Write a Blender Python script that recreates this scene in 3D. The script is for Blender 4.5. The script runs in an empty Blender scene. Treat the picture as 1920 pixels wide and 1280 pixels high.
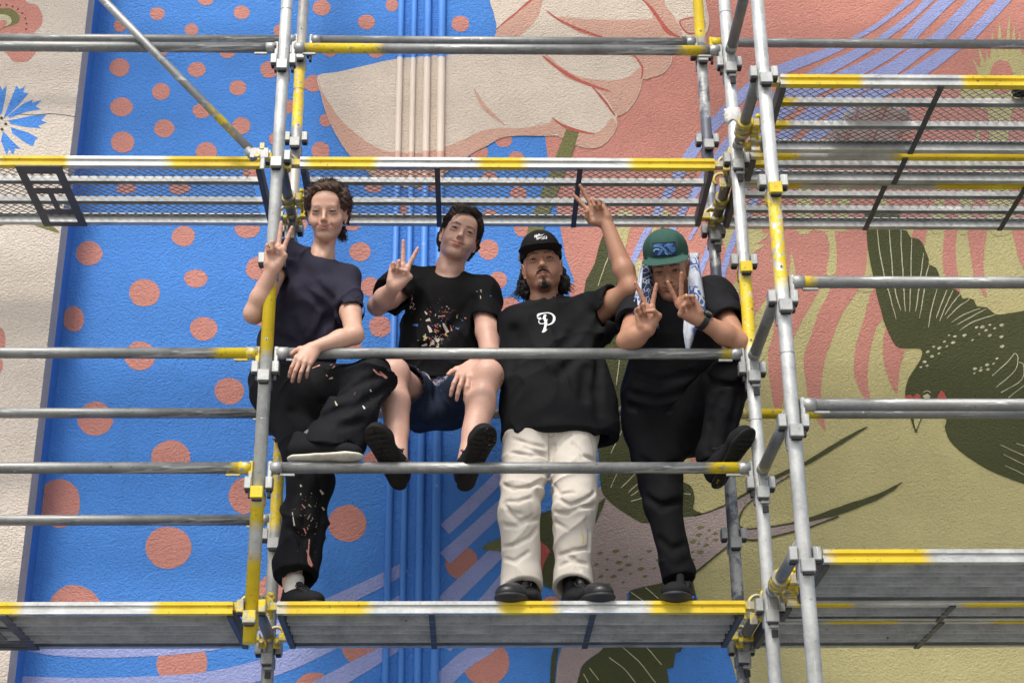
import bpy, bmesh, math, random
import numpy as np
from mathutils import Vector, Matrix, noise
from mathutils.geometry import tessellate_polygon
R = math.radians
scene = bpy.context.scene
COL = scene.collection
random.seed(7); np.random.seed(7)

# ------------------------------------------------------------------ camera
CAM_F = 3088.7                       # focal length in photo pixels (1920 wide)
CAM_POS = Vector((0.7717, -5.685, -1.5701))
PITCH, YAW, ROLL = 0.4288, 0.0265, -0.0092
def _axes():
    c, s = math.cos, math.sin
    F = Vector((s(YAW)*c(PITCH), c(YAW)*c(PITCH), s(PITCH)))
    r = Vector((c(YAW), -s(YAW), 0)); u = r.cross(F)
    return F, r*c(ROLL)+u*s(ROLL), -r*s(ROLL)+u*c(ROLL)
FWD, RGT, UPV = _axes()
cd = bpy.data.cameras.new('camera'); cam = bpy.data.objects.new('camera', cd); COL.objects.link(cam)
cd.sensor_width = 36.0; cd.lens = CAM_F/1920*36.0; cd.clip_start = 0.1; cd.clip_end = 500
m = Matrix((RGT, UPV, -FWD)).transposed().to_4x4(); m.translation = CAM_POS
cam.matrix_world = m
scene.camera = cam

# ------------------------------------------------------------------ light
SUN_EL, SUN_AZ = R(52), R(200)       # azimuth: direction the light comes from (200 = front, a little left)
w = bpy.data.worlds.new('World'); scene.world = w; w.use_nodes = True
nt = w.node_tree
sky = nt.nodes.new('ShaderNodeTexSky'); sky.sky_type = 'NISHITA'; sky.sun_disc = False
sky.sun_elevation = SUN_EL; sky.sun_rotation = SUN_AZ
sky.air_density = 1.0; sky.dust_density = 4.0; sky.ozone_density = 1.0
bgn = nt.nodes['Background']; bgn.inputs['Strength'].default_value = 0.115
hs = nt.nodes.new('ShaderNodeHueSaturation'); hs.inputs['Saturation'].default_value = 0.5   # overcast: greyer sky
nt.links.new(sky.outputs[0], hs.inputs['Color']); nt.links.new(hs.outputs[0], bgn.inputs[0])
sl = bpy.data.lights.new('sun', 'SUN'); sl.energy = 1.4; sl.angle = R(15); sl.color = (1.0, 0.955, 0.88)
so = bpy.data.objects.new('sun', sl); COL.objects.link(so)
sdir = Vector((math.sin(SUN_AZ)*math.cos(SUN_EL), math.cos(SUN_AZ)*math.cos(SUN_EL), math.sin(SUN_EL)))
so.rotation_euler = sdir.to_track_quat('Z', 'Y').to_euler(); so.location = (0, -6, 9)
scene.view_settings.view_transform = 'Standard'; scene.view_settings.look = 'None'
scene.view_settings.gamma = 1.0; scene.view_settings.use_curve_mapping = False
scene.view_settings.exposure = 0.72

# ------------------------------------------------------------------ helpers
def at(px, py, Y):
    """the point of the plane Y = const seen at photo pixel (px, py)"""
    d = FWD + RGT*((px-960)/CAM_F) - UPV*((py-640)/CAM_F)
    t = (Y-CAM_POS.y)/d.y
    return CAM_POS + d*t
def link(o, parent=None):
    COL.objects.link(o)
    if parent is not None:
        o.parent = parent
    return o
def tag(o, label=None, cat=None, group=None, kind=None):
    if label: o['label'] = label
    if cat: o['category'] = cat
    if group: o['group'] = group
    if kind: o['kind'] = kind
    return o
def empty(name, loc=(0, 0, 0)):
    o = bpy.data.objects.new(name, None); o.location = loc; o.empty_display_size = 0.1
    return link(o)
def mesh_obj(name, verts, faces, mat, parent=None, smooth=False, mats=None, fmat=None):
    me = bpy.data.meshes.new(name)
    me.from_pydata([tuple(v) for v in verts], [], faces)
    for mm in (mats or [mat]): me.materials.append(mm)
    if fmat is not None: me.polygons.foreach_set('material_index', fmat)
    if smooth: me.polygons.foreach_set('use_smooth', [True]*len(me.polygons))
    me.update()
    return link(bpy.data.objects.new(name, me), parent)
class MB:
    """collects shapes, becomes ONE mesh"""
    def __init__(s): s.v = []; s.f = []; s.sm = []; s.mi = []
    def add(s, vs, fs, smooth=False, mi=0):
        n = len(s.v); s.v += [tuple(v) for v in vs]; s.f += [tuple(i+n for i in f) for f in fs]
        if isinstance(smooth, bool): smooth = [smooth]*len(fs)
        s.sm += smooth; s.mi += [mi]*len(fs)
    def box(s, c, d, rot=None, mi=0, ch=0.0):
        hx, hy, hz = d[0]/2, d[1]/2, d[2]/2
        if ch <= 0:
            vs = [(x, y, z) for x in (-hx, hx) for y in (-hy, hy) for z in (-hz, hz)]
            fs = [(0, 1, 3, 2), (4, 6, 7, 5), (0, 4, 5, 1), (2, 3, 7, 6), (0, 2, 6, 4), (1, 5, 7, 3)]
        else:
            bm = bmesh.new(); bmesh.ops.create_cube(bm, size=1.0)
            for v in bm.verts: v.co = Vector((v.co.x*d[0], v.co.y*d[1], v.co.z*d[2]))
            bmesh.ops.bevel(bm, geom=bm.edges[:], offset=ch, segments=1, affect='EDGES')
            bm.verts.index_update()
            vs = [tuple(v.co) for v in bm.verts]; fs = [[v.index for v in f.verts] for f in bm.faces]; bm.free()
        M = rot or Matrix.Identity(3); c = Vector(c)
        s.add([M @ Vector(v)+c for v in vs], fs, mi=mi)
    def tube(s, a, b, r0, r1=None, n=16, cap=True, mi=0):
        a = Vector(a); b = Vector(b); r1 = r0 if r1 is None else r1
        d = (b-a).normalized(); u = d.orthogonal().normalized(); v = d.cross(u)
        vs = []; fs = []; sm = []
        for k, (p, r) in enumerate(((a, r0), (b, r1))):
            for i in range(n):
                t = 2*math.pi*i/n; vs.append(p+(u*math.cos(t)+v*math.sin(t))*r)
        for i in range(n):
            j = (i+1) % n; fs.append((i, j, n+j, n+i)); sm.append(True)
        if cap: fs += [tuple(range(n-1, -1, -1)), tuple(range(n, 2*n))]; sm += [False]*2
        s.add(vs, fs, sm, mi)
    def path(s, pts, rad, n=8, mi=0, closed=False):
        pts = [Vector(p) for p in pts]; m_ = len(pts); vs = []; fs = []
        if not hasattr(rad, '__len__'): rad = [rad]*m_
        ref = None
        for i, p in enumerate(pts):
            d = (pts[(i+1) % m_]-pts[i-1]) if closed else (pts[min(i+1, m_-1)]-pts[max(i-1, 0)])
            d = d.normalized() if d.length > 1e-9 else Vector((0, 0, 1))
            u = d.orthogonal() if ref is None else (ref-d*ref.dot(d))
            if u.length < 1e-6: u = d.orthogonal()
            u.normalize(); ref = u; v = d.cross(u)
            for k in range(n):
                t = 2*math.pi*k/n; vs.append(p+(u*math.cos(t)+v*math.sin(t))*rad[i])
        for i in range(m_ if closed else m_-1):
            for k in range(n):
                a = i*n+k; b = i*n+(k+1) % n; i2 = ((i+1) % m_)*n
                fs.append((a, b, i2+(k+1) % n, i2+k))
        sm = [True]*len(fs)
        if not closed: fs += [tuple(range(n-1, -1, -1)), tuple(range((m_-1)*n, m_*n))]; sm += [False, False]
        s.add(vs, fs, sm, mi)
    def extrude_x(s, prof, x0, x1, mi=0, smooth=False):
        n = len(prof)
        vs = [(x0, y, z) for y, z in prof]+[(x1, y, z) for y, z in prof]
        fs = [(i, (i+1) % n, n+(i+1) % n, n+i) for i in range(n)]
        tri = tessellate_polygon([[Vector((y, z, 0)) for y, z in prof]])
        fs += [tuple(t) for t in tri]+[tuple(n+i for i in reversed(t)) for t in tri]
        s.add(vs, fs, [smooth]*n+[False]*(len(fs)-n), mi)
    def mesh(s, name, mats):
        me = bpy.data.meshes.new(name); me.from_pydata(s.v, [], s.f)
        for m_ in (mats if isinstance(mats, (list, tuple)) else [mats]): me.materials.append(m_)
        me.polygons.foreach_set('use_smooth', s.sm); me.polygons.foreach_set('material_index', s.mi)
        me.update()
        bm = bmesh.new(); bm.from_mesh(me); bmesh.ops.recalc_face_normals(bm, faces=bm.faces[:]); bm.to_mesh(me); bm.free()
        return me
    def build(s, name, mats, parent=None):
        return link(bpy.data.objects.new(name, s.mesh(name, mats)), parent)

# ------------------------------------------------------------------ materials
class NT:
    def __init__(s, name):
        s.m = bpy.data.materials.new(name); s.m.use_nodes = True; s.t = s.m.node_tree
        s.b = s.t.nodes['Principled BSDF']
    def n(s, typ, **k):
        nd = s.t.nodes.new(typ)
        for a, b in k.items():
            if a.startswith('i_'):
                key = a[2:]; key = int(key) if key.isdigit() else key
                if isinstance(b, bpy.types.NodeSocket): s.t.links.new(b, nd.inputs[key])
                else: nd.inputs[key].default_value = b
            else: setattr(nd, a, b)
        return nd
    def lk(s, a, b): s.t.links.new(a, b)
    def math(s, op, a, b=0.0, clamp=False):
        nd = s.n('ShaderNodeMath', operation=op, use_clamp=clamp)
        for i, v in enumerate((a, b)):
            if isinstance(v, bpy.types.NodeSocket): s.lk(v, nd.inputs[i])
            else: nd.inputs[i].default_value = v
        return nd.outputs[0]
    def ramp(s, fac, stops, mode='LINEAR'):
        nd = s.n('ShaderNodeValToRGB'); cr = nd.color_ramp; cr.interpolation = mode
        while len(cr.elements) > len(stops): cr.elements.remove(cr.elements[-1])
        for i, (p, c) in enumerate(stops):
            e = cr.elements[i] if i < len(cr.elements) else cr.elements.new(p)
            e.position = p; e.color = (c if len(c) == 4 else (*c, 1)) if hasattr(c, '__len__') else (c, c, c, 1)
        s.lk(fac, nd.inputs[0]); return nd.outputs[0]
    def mix(s, fac, a, b, blend='MIX'):
        nd = s.n('ShaderNodeMix', data_type='RGBA', blend_type=blend)
        for key, v in ((0, fac), (6, a), (7, b)):
            if isinstance(v, bpy.types.NodeSocket): s.lk(v, nd.inputs[key])
            else: nd.inputs[key].default_value = v if key == 0 else ((*v, 1) if len(v) == 3 else v)
        return nd.outputs[2]
    def noise(s, scale, detail=4, rough=0.55, vec=None, w=None):
        nd = s.n('ShaderNodeTexNoise'); nd.inputs['Scale'].default_value = scale
        nd.inputs['Detail'].default_value = detail; nd.inputs['Roughness'].default_value = rough
        if vec is not None: s.lk(vec, nd.inputs['Vector'])
        return nd.outputs['Fac']
    def pos(s): return s.n('ShaderNodeNewGeometry').outputs['Position']
    def obj(s): return s.n('ShaderNodeTexCoord').outputs['Object']
    def bump(s, h, dist, strength=1.0, prev=None):
        nd = s.n('ShaderNodeBump'); nd.inputs['Distance'].default_value = dist; nd.inputs['Strength'].default_value = strength
        s.lk(h, nd.inputs['Height'])
        if prev is not None: s.lk(prev, nd.inputs['Normal'])
        s.lk(nd.outputs[0], s.b.inputs['Normal']); return nd.outputs[0]
    def set(s, **k):
        for a, v in k.items():
            i = s.b.inputs[a.replace('_', ' ')]
            if isinstance(v, bpy.types.NodeSocket): s.lk(v, i)
            else: i.default_value = (*v, 1) if hasattr(v, '__len__') and len(v) == 3 else v
        return s

def paint_mat(name, col, var=0.10, dirt=0.25):
    """masonry paint on rough stucco"""
    t = NT(name); p = t.pos()
    big = t.noise(1.3, 4, 0.6, p); fine = t.noise(60, 3, 0.6, p)
    c2 = tuple(min(1, x*(1+var)) for x in col); c1 = tuple(x*(1-var) for x in col)
    c = t.mix(t.ramp(big, [(0.3, 0), (0.7, 1)]), c1, c2)
    sk = t.n('ShaderNodeMapping'); sk.inputs['Scale'].default_value = (9, 9, .45); t.lk(p, sk.inputs[0]); c = t.mix(t.ramp(t.noise(1.0, 4, .65, sk.outputs[0]), [(.56, 0), (.72, .28)]), c, tuple(x*.74+.01 for x in col))   # rain streaks and roller lines
    mid = t.noise(6, 5, 0.7, p); c = t.mix(t.ramp(mid, [(0.36, 0.35), (0.6, 0)]), c, tuple(x*0.80+.012 for x in col))
    c = t.mix(t.ramp(fine, [(0.28, 0.5), (0.42, 0)]), c, tuple(x*0.72 for x in col))
    # small dirt specks in pits of the stucco
    sp = t.noise(150, 2, 0.5, p)
    c = t.mix(t.ramp(sp, [(0.27, dirt*1.6), (0.33, 0)]), c, (0.16, 0.15, 0.14))
    # big trowelled lumps + mid grain + fine sand
    st = t.n('ShaderNodeMapping', vector_type='POINT'); t.lk(p, st.inputs[0]); st.inputs['Scale'].default_value = (1.0, 1.0, 1.25)
    a = t.noise(150, 3, 0.6, st.outputs[0]); b = t.noise(55, 2, 0.5, st.outputs[0])
    vo = t.n('ShaderNodeTexVoronoi', feature='SMOOTH_F1'); vo.inputs['Scale'].default_value = 92; vo.inputs['Smoothness'].default_value = .6; t.lk(st.outputs[0], vo.inputs['Vector'])
    h = t.math('ADD', t.math('MULTIPLY', a, 0.50), t.math('MULTIPLY', b, 0.30))
    h = t.math('SUBTRACT', h, t.math('MULTIPLY', vo.outputs['Distance'], 0.42))
    t.bump(h, 0.0105, 0.9)
    t.set(Base_Color=c, Roughness=0.78); t.b.inputs['Specular IOR Level'].default_value = 0.3
    return t.m
PCOL = dict(blue=(0.078, 0.270, 0.74), salmon=(0.63, 0.275, 0.22), coral=(0.61, 0.265, 0.215), cream=(0.74, 0.635, 0.53),
            peach=(0.66, 0.40, 0.31), lilac=(0.37, 0.42, 0.75), olive=(0.075, 0.082, 0.030), khaki=(0.58, 0.52, 0.25),
            stone=(0.68, 0.60, 0.52), redline=(0.55, 0.13, 0.10), moss=(0.20, 0.20, 0.075), bone=(0.60, 0.56, 0.38),
            pale=(0.43, 0.345, 0.325), red=(0.52, 0.11, 0.09))
PM = {k: paint_mat('paint_'+k, v) for k, v in PCOL.items()}

def galv_mat(name, bands=(), axis=2, dull=0.0, stain=None, base=0.50, wear=0.35, metal=0.62):
    """galvanised steel; bands = [(lo, hi)] along an object axis that carry yellow paint"""
    t = NT(name); o = t.obj(); p = t.pos()
    n1 = t.noise(9, 5, 0.65, p); n2 = t.noise(55, 4, 0.6, p); vor = t.n('ShaderNodeTexVoronoi', feature='F1')
    vor.inputs['Scale'].default_value = 60; t.lk(p, vor.inputs['Vector'])
    b = base*(1-0.35*dull)
    c = t.mix(t.ramp(n1, [(0.3, 0), (0.72, 1)]), (b*0.70, b*0.72, b*0.70), (b*1.22, b*1.24, b*1.20))
    c = t.mix(t.ramp(vor.outputs['Distance'], [(0.1, 0.22), (0.6, 0)]), c, (b*1.35, b*1.38, b*1.4))
    c = t.mix(t.ramp(n2, [(0.62, 0), (0.72, 0.55)]), c, (b*0.38, b*0.38, b*0.38))
    st = t.n('ShaderNodeMapping'); st.inputs['Scale'].default_value = (34, 34, 4) if axis == 2 else ((4, 34, 34) if axis == 0 else (34, 4, 34))
    t.lk(o, st.inputs[0]); sc = t.noise(1.0, 3, 0.7, st.outputs[0])
    c = t.mix(t.ramp(sc, [(0.60, 0), (0.66, 0.5)]), c, (0.80, 0.81, 0.80))
    if stain:
        ns = t.noise(7, 5, 0.7, p); f = t.ramp(ns, [(0.46, 0), (0.54, 0.9)])
        c = t.mix(f, c, stain); 
    msk = None
    if bands:
        sx = t.n('ShaderNodeSeparateXYZ'); t.lk(o, sx.inputs[0]); co = sx.outputs[axis]
        co = t.math('ADD', co, t.math('MULTIPLY', t.math('SUBTRACT', t.noise(14, 3, 0.6, p), 0.5), 0.07))
        for lo, hi in bands:
            a = t.math('MULTIPLY', t.math('SUBTRACT', co, lo), 22, True)
            bb = t.math('MULTIPLY', t.math('SUBTRACT', hi, co), 22, True)
            q = t.math('MULTIPLY', a, bb); msk = q if msk is None else t.math('MAXIMUM', msk, q)
        wr = t.noise(38, 5, 0.7, p); wf = t.ramp(wr, [(wear, 0.12), (wear+0.08, 1)])
        msk = t.math('MULTIPLY', msk, wf)
        ny = t.noise(6, 4, 0.6, p)
        yc = t.mix(t.ramp(ny, [(0.3, 0), (0.7, 1)]), (0.62, 0.44, 0.008), (0.78, 0.60, 0.022))
        yc = t.mix(t.ramp(n2, [(0.60, 0), (0.70, 0.7)]), yc, (0.22, 0.17, 0.03))
        c = t.mix(msk, c, yc)
        mt = t.math('MULTIPLY', t.math('SUBTRACT', 1.0, msk), metal); t.set(Metallic=mt)
    else: t.set(Metallic=metal)
    rr = t.ramp(n1, [(0.3, 0.42), (0.7, 0.62)])
    t.set(Base_Color=c, Roughness=rr)
    # dried cement and paint spots, small rust freckles
    sp = t.n('ShaderNodeTexVoronoi', feature='F1'); sp.inputs['Scale'].default_value = 26; t.lk(p, sp.inputs['Vector'])
    sr = t.n('ShaderNodeSeparateColor'); t.lk(sp.outputs['Color'], sr.inputs[0])
    on = t.math('LESS_THAN', sp.outputs['Distance'], t.math('MULTIPLY', t.math('SUBTRACT', sr.outputs[0], .80, True), .9))
    c = t.mix(t.math('MULTIPLY', on, .75), c, t.ramp(sr.outputs[1], [(0, (.55, .54, .50)), (.35, (.14, .07, .035)), (.6, (.60, .58, .55)), (.8, (.10, .10, .10)), (.93, (.08, .20, .50))], 'CONSTANT'))
    t.set(Base_Color=c)
    t.bump(n2, 0.0009, 0.5)
    return t.m
def plain(name, col, rough=0.6, metal=0.0, var=0.15, scale=30, bumpd=0.0, bscale=80):
    t = NT(name); p = t.obj(); n1 = t.noise(scale, 4, 0.6, p)
    c = t.mix(t.ramp(n1, [(0.3, 0), (0.7, 1)]), tuple(x*(1-var) for x in col), tuple(min(1, x*(1+var)) for x in col))
    t.set(Base_Color=c, Roughness=rough, Metallic=metal)
    if bumpd: t.bump(t.noise(bscale, 3, 0.6, p), bumpd, 0.7)
    return t.m
GALV = galv_mat('galvanised_steel', base=.42); GALV_D = galv_mat('weathered_galvanised_steel', dull=0.8)
GALV_X = galv_mat('galvanised_rail', axis=0, base=0.34)
YEL = galv_mat('yellow_painted_steel', bands=[(-99, 99)], wear=0.30)
YEL_W = galv_mat('worn_yellow_paint', bands=[(-99, 99)], wear=0.46, base=.36)
SHINY = galv_mat('bright_deck_steel', axis=0, base=.62, metal=.30)
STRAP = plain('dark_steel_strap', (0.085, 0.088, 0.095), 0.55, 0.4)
DARK = plain('dark_iron', (0.03, 0.03, 0.032), 0.6, 0.5)
WIRE = plain('expanded_mesh_steel', (0.14, 0.14, 0.14), 0.5, 0.6)
# ------------------------------------------------------------------ ground
GZ = -3.12
gm = NT('concrete_ground'); gp = gm.pos()
gc = gm.mix(gm.ramp(gm.noise(0.8, 6, 0.6, gp), [(0.3, 0), (0.7, 1)]), (0.19, 0.187, 0.18), (0.27, 0.265, 0.255))
gm.set(Base_Color=gc, Roughness=0.9); gm.bump(gm.noise(40, 4, 0.6, gp), 0.004)
g = mesh_obj('ground', [(-150, -200, GZ), (150, -200, GZ), (150, 60, GZ), (-150, 60, GZ)], [(0, 1, 2, 3)], gm.m)
tag(g, kind='structure')

# ------------------------------------------------------------------ wall and mural
WY = 1.00; PILY = 0.78
def catmull(pts, closed=True, step=4):
    n = len(pts); out = []
    rng = range(n) if closed else range(n-1)
    for i in rng:
        if closed: p0, p1, p2, p3 = pts[i-1], pts[i], pts[(i+1) % n], pts[(i+2) % n]
        else: p0, p1, p2, p3 = pts[max(i-1, 0)], pts[i], pts[i+1], pts[min(i+2, n-1)]
        for k in range(step):
            t = k/step; t2 = t*t; t3 = t2*t
            out.append(tuple(0.5*((2*p1[j])+(-p0[j]+p2[j])*t+(2*p0[j]-5*p1[j]+4*p2[j]-p3[j])*t2+(-p0[j]+3*p1[j]-3*p2[j]+p3[j])*t3) for j in range(len(p1))))
    if not closed: out.append(tuple(pts[-1]))
    return out
wall_z0, wall_z1 = GZ, 5.4
XC = at(179, 0, WY).x*0.34+at(104, 771, WY).x*0.33+at(65, 1149, WY).x*0.33   # corner of pilaster and wall
def shifted(poly, amp=0.35):
    return [(x+amp*math.sin(y*0.9+x*0.31), y+amp*math.sin(x*0.8+1.7)) for x, y in poly]
_lvl = [0]
def paint(name, poly, colr, parent, lvl, smooth=True, plane=None, step=4):
    P = WY if plane is None else plane
    pl = catmull(poly, True, step) if smooth else list(poly)
    pl = shifted(pl)
    _lvl[0] += 1; off = 0.0007*lvl+0.000025*(_lvl[0] % 13)
    v = [at(x, y, P) for x, y in pl]; v = [Vector((q.x, P-off, q.z)) for q in v]
    tri = tessellate_polygon([v])
    fs = []
    for t in tri:
        a, b, c = (v[i] for i in t)
        nrm = (b-a).cross(c-a)
        fs.append(tuple(t) if nrm.y < 0 else tuple(reversed(t)))
    return mesh_obj(name, v, fs, PM[colr], parent)
def stroke_poly(pts, ws, closed=False, step=4):
    d = catmull([(p[0], p[1], ws if not hasattr(ws, '__len__') else ws[i]) for i, p in enumerate(pts)], False, step)
    L = []; Rr = []
    for i, (x, y, w_) in enumerate(d):
        a = d[max(i-1, 0)]; b = d[min(i+1, len(d)-1)]
        dx, dy = b[0]-a[0], b[1]-a[1]; l = math.hypot(dx, dy) or 1
        nx, ny = -dy/l*w_/2, dx/l*w_/2
        L.append((x+nx, y+ny)); Rr.append((x-nx, y-ny))
    return L+Rr[::-1]
def stroke(name, pts, ws, colr, parent, lvl, plane=None):
    return paint(name, stroke_poly(pts, ws), colr, parent, lvl, smooth=False, plane=plane)

wall = mesh_obj('painted_wall', [(XC, WY, wall_z0), (7.5, WY, wall_z0), (7.5, WY, wall_z1), (XC, WY, wall_z1),
                                 (XC, WY+0.25, wall_z0), (7.5, WY+0.25, wall_z0), (7.5, WY+0.25, wall_z1), (XC, WY+0.25, wall_z1)],
                [(0, 1, 2, 3), (5, 4, 7, 6), (3, 2, 6, 7), (1, 5, 6, 2), (4, 0, 3, 7)], PM['blue'])
tag(wall, 'rough stucco wall with a blue, salmon and khaki mural behind the scaffold', 'wall')

O4 = lambda ox, oy, s, L: [(ox+x/s, oy+y/s) for x, y in L]
r1 = lambda L: O4(1440, 0, 4, L)
r2 = lambda L: O4(1440, 320, 4, L)
r3 = lambda L: O4(1440, 640, 4, L)
r5 = lambda L: O4(1100, 840, 4, L)
# dots
dots = [(295,26,14,12),(453,24,15,13),(386,1,14,10),(603,15,17,15),(687,42,16,14),(863,45,17,15),(225,49,12,12),(359,56,13,11),(528,59,15,14),
 (224,127,19,17),(369,131,17,14),(505,131,17,16),(446,165,16,14),(302,172,17,16),(228,201,21,18),(378,208,17,14),(540,200,10,13),(308,241,19,17),
 (453,236,17,16),(230,267,22,20),(587,157,17,16),(611,226,12,12),(601,283,17,17),(514,261,10,11),(387,285,20,18),(302,93,14,13),(426,97,15,13),
 (619,94,14,13),(705,95,16,14),(735,10,12,12),(237,354,19,9),(337,354,20,10),(475,327,20,14),(944,262,17,14),(898,286,17,17),(968,299,16,15),
 (918,334,15,13),(972,363,16,13),(919,408,16,15),(980,427,17,17),(916,468,19,19),(934,525,17,16),(955,577,20,20),(660,416,18,17),(675,472,20,18),
 (694,537,17,18),(713,612,21,20),(464,428,24,19),(483,504,22,22),(660,652,18,16),(489,592,16,19),(430,733,28,25),(167,475,25,23),(271,549,29,26),
 (138,598,20,24),(344,443,22,19),(367,522,22,17),(382,616,26,22),(263,667,29,27),(179,785,33,32),(320,857,37,32),(110,943,41,46),(457,929,28,34),
 (316,1026,43,40),(141,1145,50,49),(342,1243,48,46),(651,981,36,35),(679,1209,40,39),(865,1054,31,31),(911,1241,44,44),(944,971,13,14),(1034,1136,20,19),
 (509,1105,24,29),(704,862,22,20),(1077,545,10,16),(538,355,15,11),(640,360,14,9),(560,420,16,14),(610,300,13,8),(700,352,16,9),(800,352,17,9),(760,392,14,8),(590,1290,38,30),(1120,1180,26,26)]
for i, (x, y, a, b) in enumerate(dots):
    n = 9; ph = i*0.7
    poly = [(x+a*math.cos(2*math.pi*k/n+ph)*(1+0.03*math.sin(3.1*k+i)), y+b*math.sin(2*math.pi*k/n+ph)*(1+0.03*math.cos(2.3*k+i))) for k in range(n)]
    dd = paint('painted_dot', poly, 'coral', wall, 1)
# dark-side lilac stripes, bottom left and centre
def st(pts, ws, c='lilac', lvl=2, name='painted_stripe'): return stroke(name, pts, ws, c, wall, lvl)
st([(36,1208),(110,1218),(225,1220),(350,1212),(440,1198),(540,1168),(630,1128),(722,1084),(760,1063)], [16,22,24,24,26,26,26,24,20])
st([(20,1278),(150,1284),(300,1282),(400,1275),(500,1252),(600,1212),(690,1165),(760,1124)], [24,28,32,36,38,34,30,26])
st([(560,1310),(650,1262),(727,1219),(765,1195)], [30,32,24,18])
st([(834,992),(880,950),(930,900),(975,850)], [24,23,22,20])
st([(834,1046),(885,1000),(935,954),(1000,890),(1045,840)], [28,26,25,22,20])
st([(820,1142),(870,1095),(925,1042),(980,985)], [32,30,28,26])
st([(835,1212),(880,1165),(930,1108),(975,1050)], [26,28,28,26])
st([(815,1290),(870,1238),(927,1200),(990,1120)], [34,32,30,26])
# right-hand field
_kh = [(1047,-90),(1022,257),(1030,320),(1047,408),(1060,480),(1086,556),(1105,620),(1140,730),(1175,850),(1230,980),(1290,1075),(1312,1130),(1361,1198),(1383,1280),(1395,1400),(1402,1600),(1400,2300),(2400,2400),(2400,-100)]
paint('painted_field', _kh, 'khaki', wall, 1, smooth=False).name = 'painted_field'
paint('painted_field', [(1000,-90),(1015,200),(1022,257),(1030,320),(1047,408),(1060,480),(1086,556),(1100,600),(1130,660),(1200,700),(1240,640),(1300,560),(1362,560),(1380,530),
      (1385,600),(1404,642),(1412,602),(1437,570),(1455,545),(1480,500),(1500,428),(2250,420),(2250,-110)], 'salmon', wall, 2, smooth=False)
T = lambda poly, lvl=3: paint('painted_flame', poly, 'salmon', wall, lvl, step=3)
T([(1440,415),(1549,418),(1555,470),(1550,515),(1536,545),(1510,590),(1490,630),(1480,655),(1472,700),(1468,745),(1462,792),(1451,760),(1441,695),(1442,640),(1452,595),(1464,555),(1470,500)], 2.5)
T([(1564,415),(1569,470),(1565,515),(1550,557),(1536,582),(1520,630),(1508,665),(1507,690),(1511,715),(1518,760),(1547,808),(1542,770),(1539,745),(1540,715),(1547,672),(1559,640),(1576,595),(1595,565),(1612,540),(1625,515),(1628,460),(1640,415)], 2.5)
T([(1636,540),(1625,577),(1617,607),(1607,640),(1601,677),(1602,705),(1610,727),(1620,745),(1634,768),(1631,742),(1627,722),(1627,690),(1634,645),(1644,612),(1656,590),(1660,520)])
T([(1664,610),(1656,640),(1657,677),(1666,710),(1681,738),(1684,715),(1687,690),(1695,655),(1690,600)])
T([(1719,415),(1710,442),(1706,460),(1728,470),(1740,425),(1742,415)])
T([(1774,410),(1770,445),(1767,480),(1771,517),(1778,540),(1800,560),(1798,530),(1793,495),(1792,455),(1796,410)])
T([(1815,410),(1817,460),(1826,515),(1838,543),(1849,558),(1846,530),(1844,505),(1845,470),(1852,422),(1853,410)])
T([(1900,410),(1902,450),(1910,485),(1925,515),(1945,540),(2000,560),(2000,400)])
T([(1245,560),(1262,660),(1275,760),(1282,834),(1296,865),(1307,892),(1305,860),(1302,834),(1300,760),(1318,660),(1330,580)])
K = lambda poly, lvl=4: paint('painted_frond', poly, 'khaki', wall, lvl, step=3)
K([(1624,456),(1628,490),(1637,520),(1636,545),(1610,545),(1620,520),(1625,490)])
K([(1516,429),(1532,433),(1548,437),(1555,470),(1549,514),(1566,512),(1569,470),(1565,437),(1578,434),(1590,425),(1574,427),(1562,416),(1550,416),(1540,427)])
K([(1483,474),(1488,490),(1491,515),(1480,515),(1482,495)])
K([(1742,430),(1756,360),(1762,300),(1768,360),(1775,430)])
K([(1796,430),(1806,340),(1835,240),(1830,330),(1817,430)])
K([(1852,430),(1856,300),(1850,170),(1845,150),(1905,150),(1890,250),(1893,340),(1902,430)])
K([(1490,430),(1500,340),(1512,332),(1520,350),(1525,430)]); K([(1570,425),(1575,335),(1592,330),(1590,425)])
K([(1640,425),(1650,330),(1668,420)]); K([(1545,430),(1552,330),(1560,430)])
K([(1822,148),(1834,140),(1822,110),(1838,128),(1834,88),(1847,118),(1849,98),(1856,112),(1860,60),(1868,98),(1874,44),(1882,100),(1893,28),(1893,96),(1902,48),(1904,100),(1912,60),(1916,104),(1930,70),(1945,150),(1960,200),(1800,200)])
paint('painted_frond', [(1856,150),(1862,122),(1878,114),(1893,122),(1900,150),(1890,175),(1866,175)], 'salmon', wall, 5)
K([(1160,396),(1186,400),(1178,440),(1170,474),(1162,450),(1156,425)]); K([(1228,398),(1256,398),(1250,428),(1246,412),(1240,432),(1234,418),(1226,452),(1222,430)])
K([(1186,488),(1204,490),(1200,520),(1186,550),(1178,520)])
K([(1350,415),(1372,410),(1378,450),(1368,482),(1358,460)]); K([(1397,412),(1442,408),(1428,436),(1442,440),(1420,458),(1434,460),(1410,476),(1394,486),(1380,470)])
K([(1384,528),(1372,540),(1358,580),(1370,640),(1388,640),(1386,580)]); K([(1440,562),(1420,585),(1402,620),(1396,660),(1425,680),(1446,640),(1450,600)],4)
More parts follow.
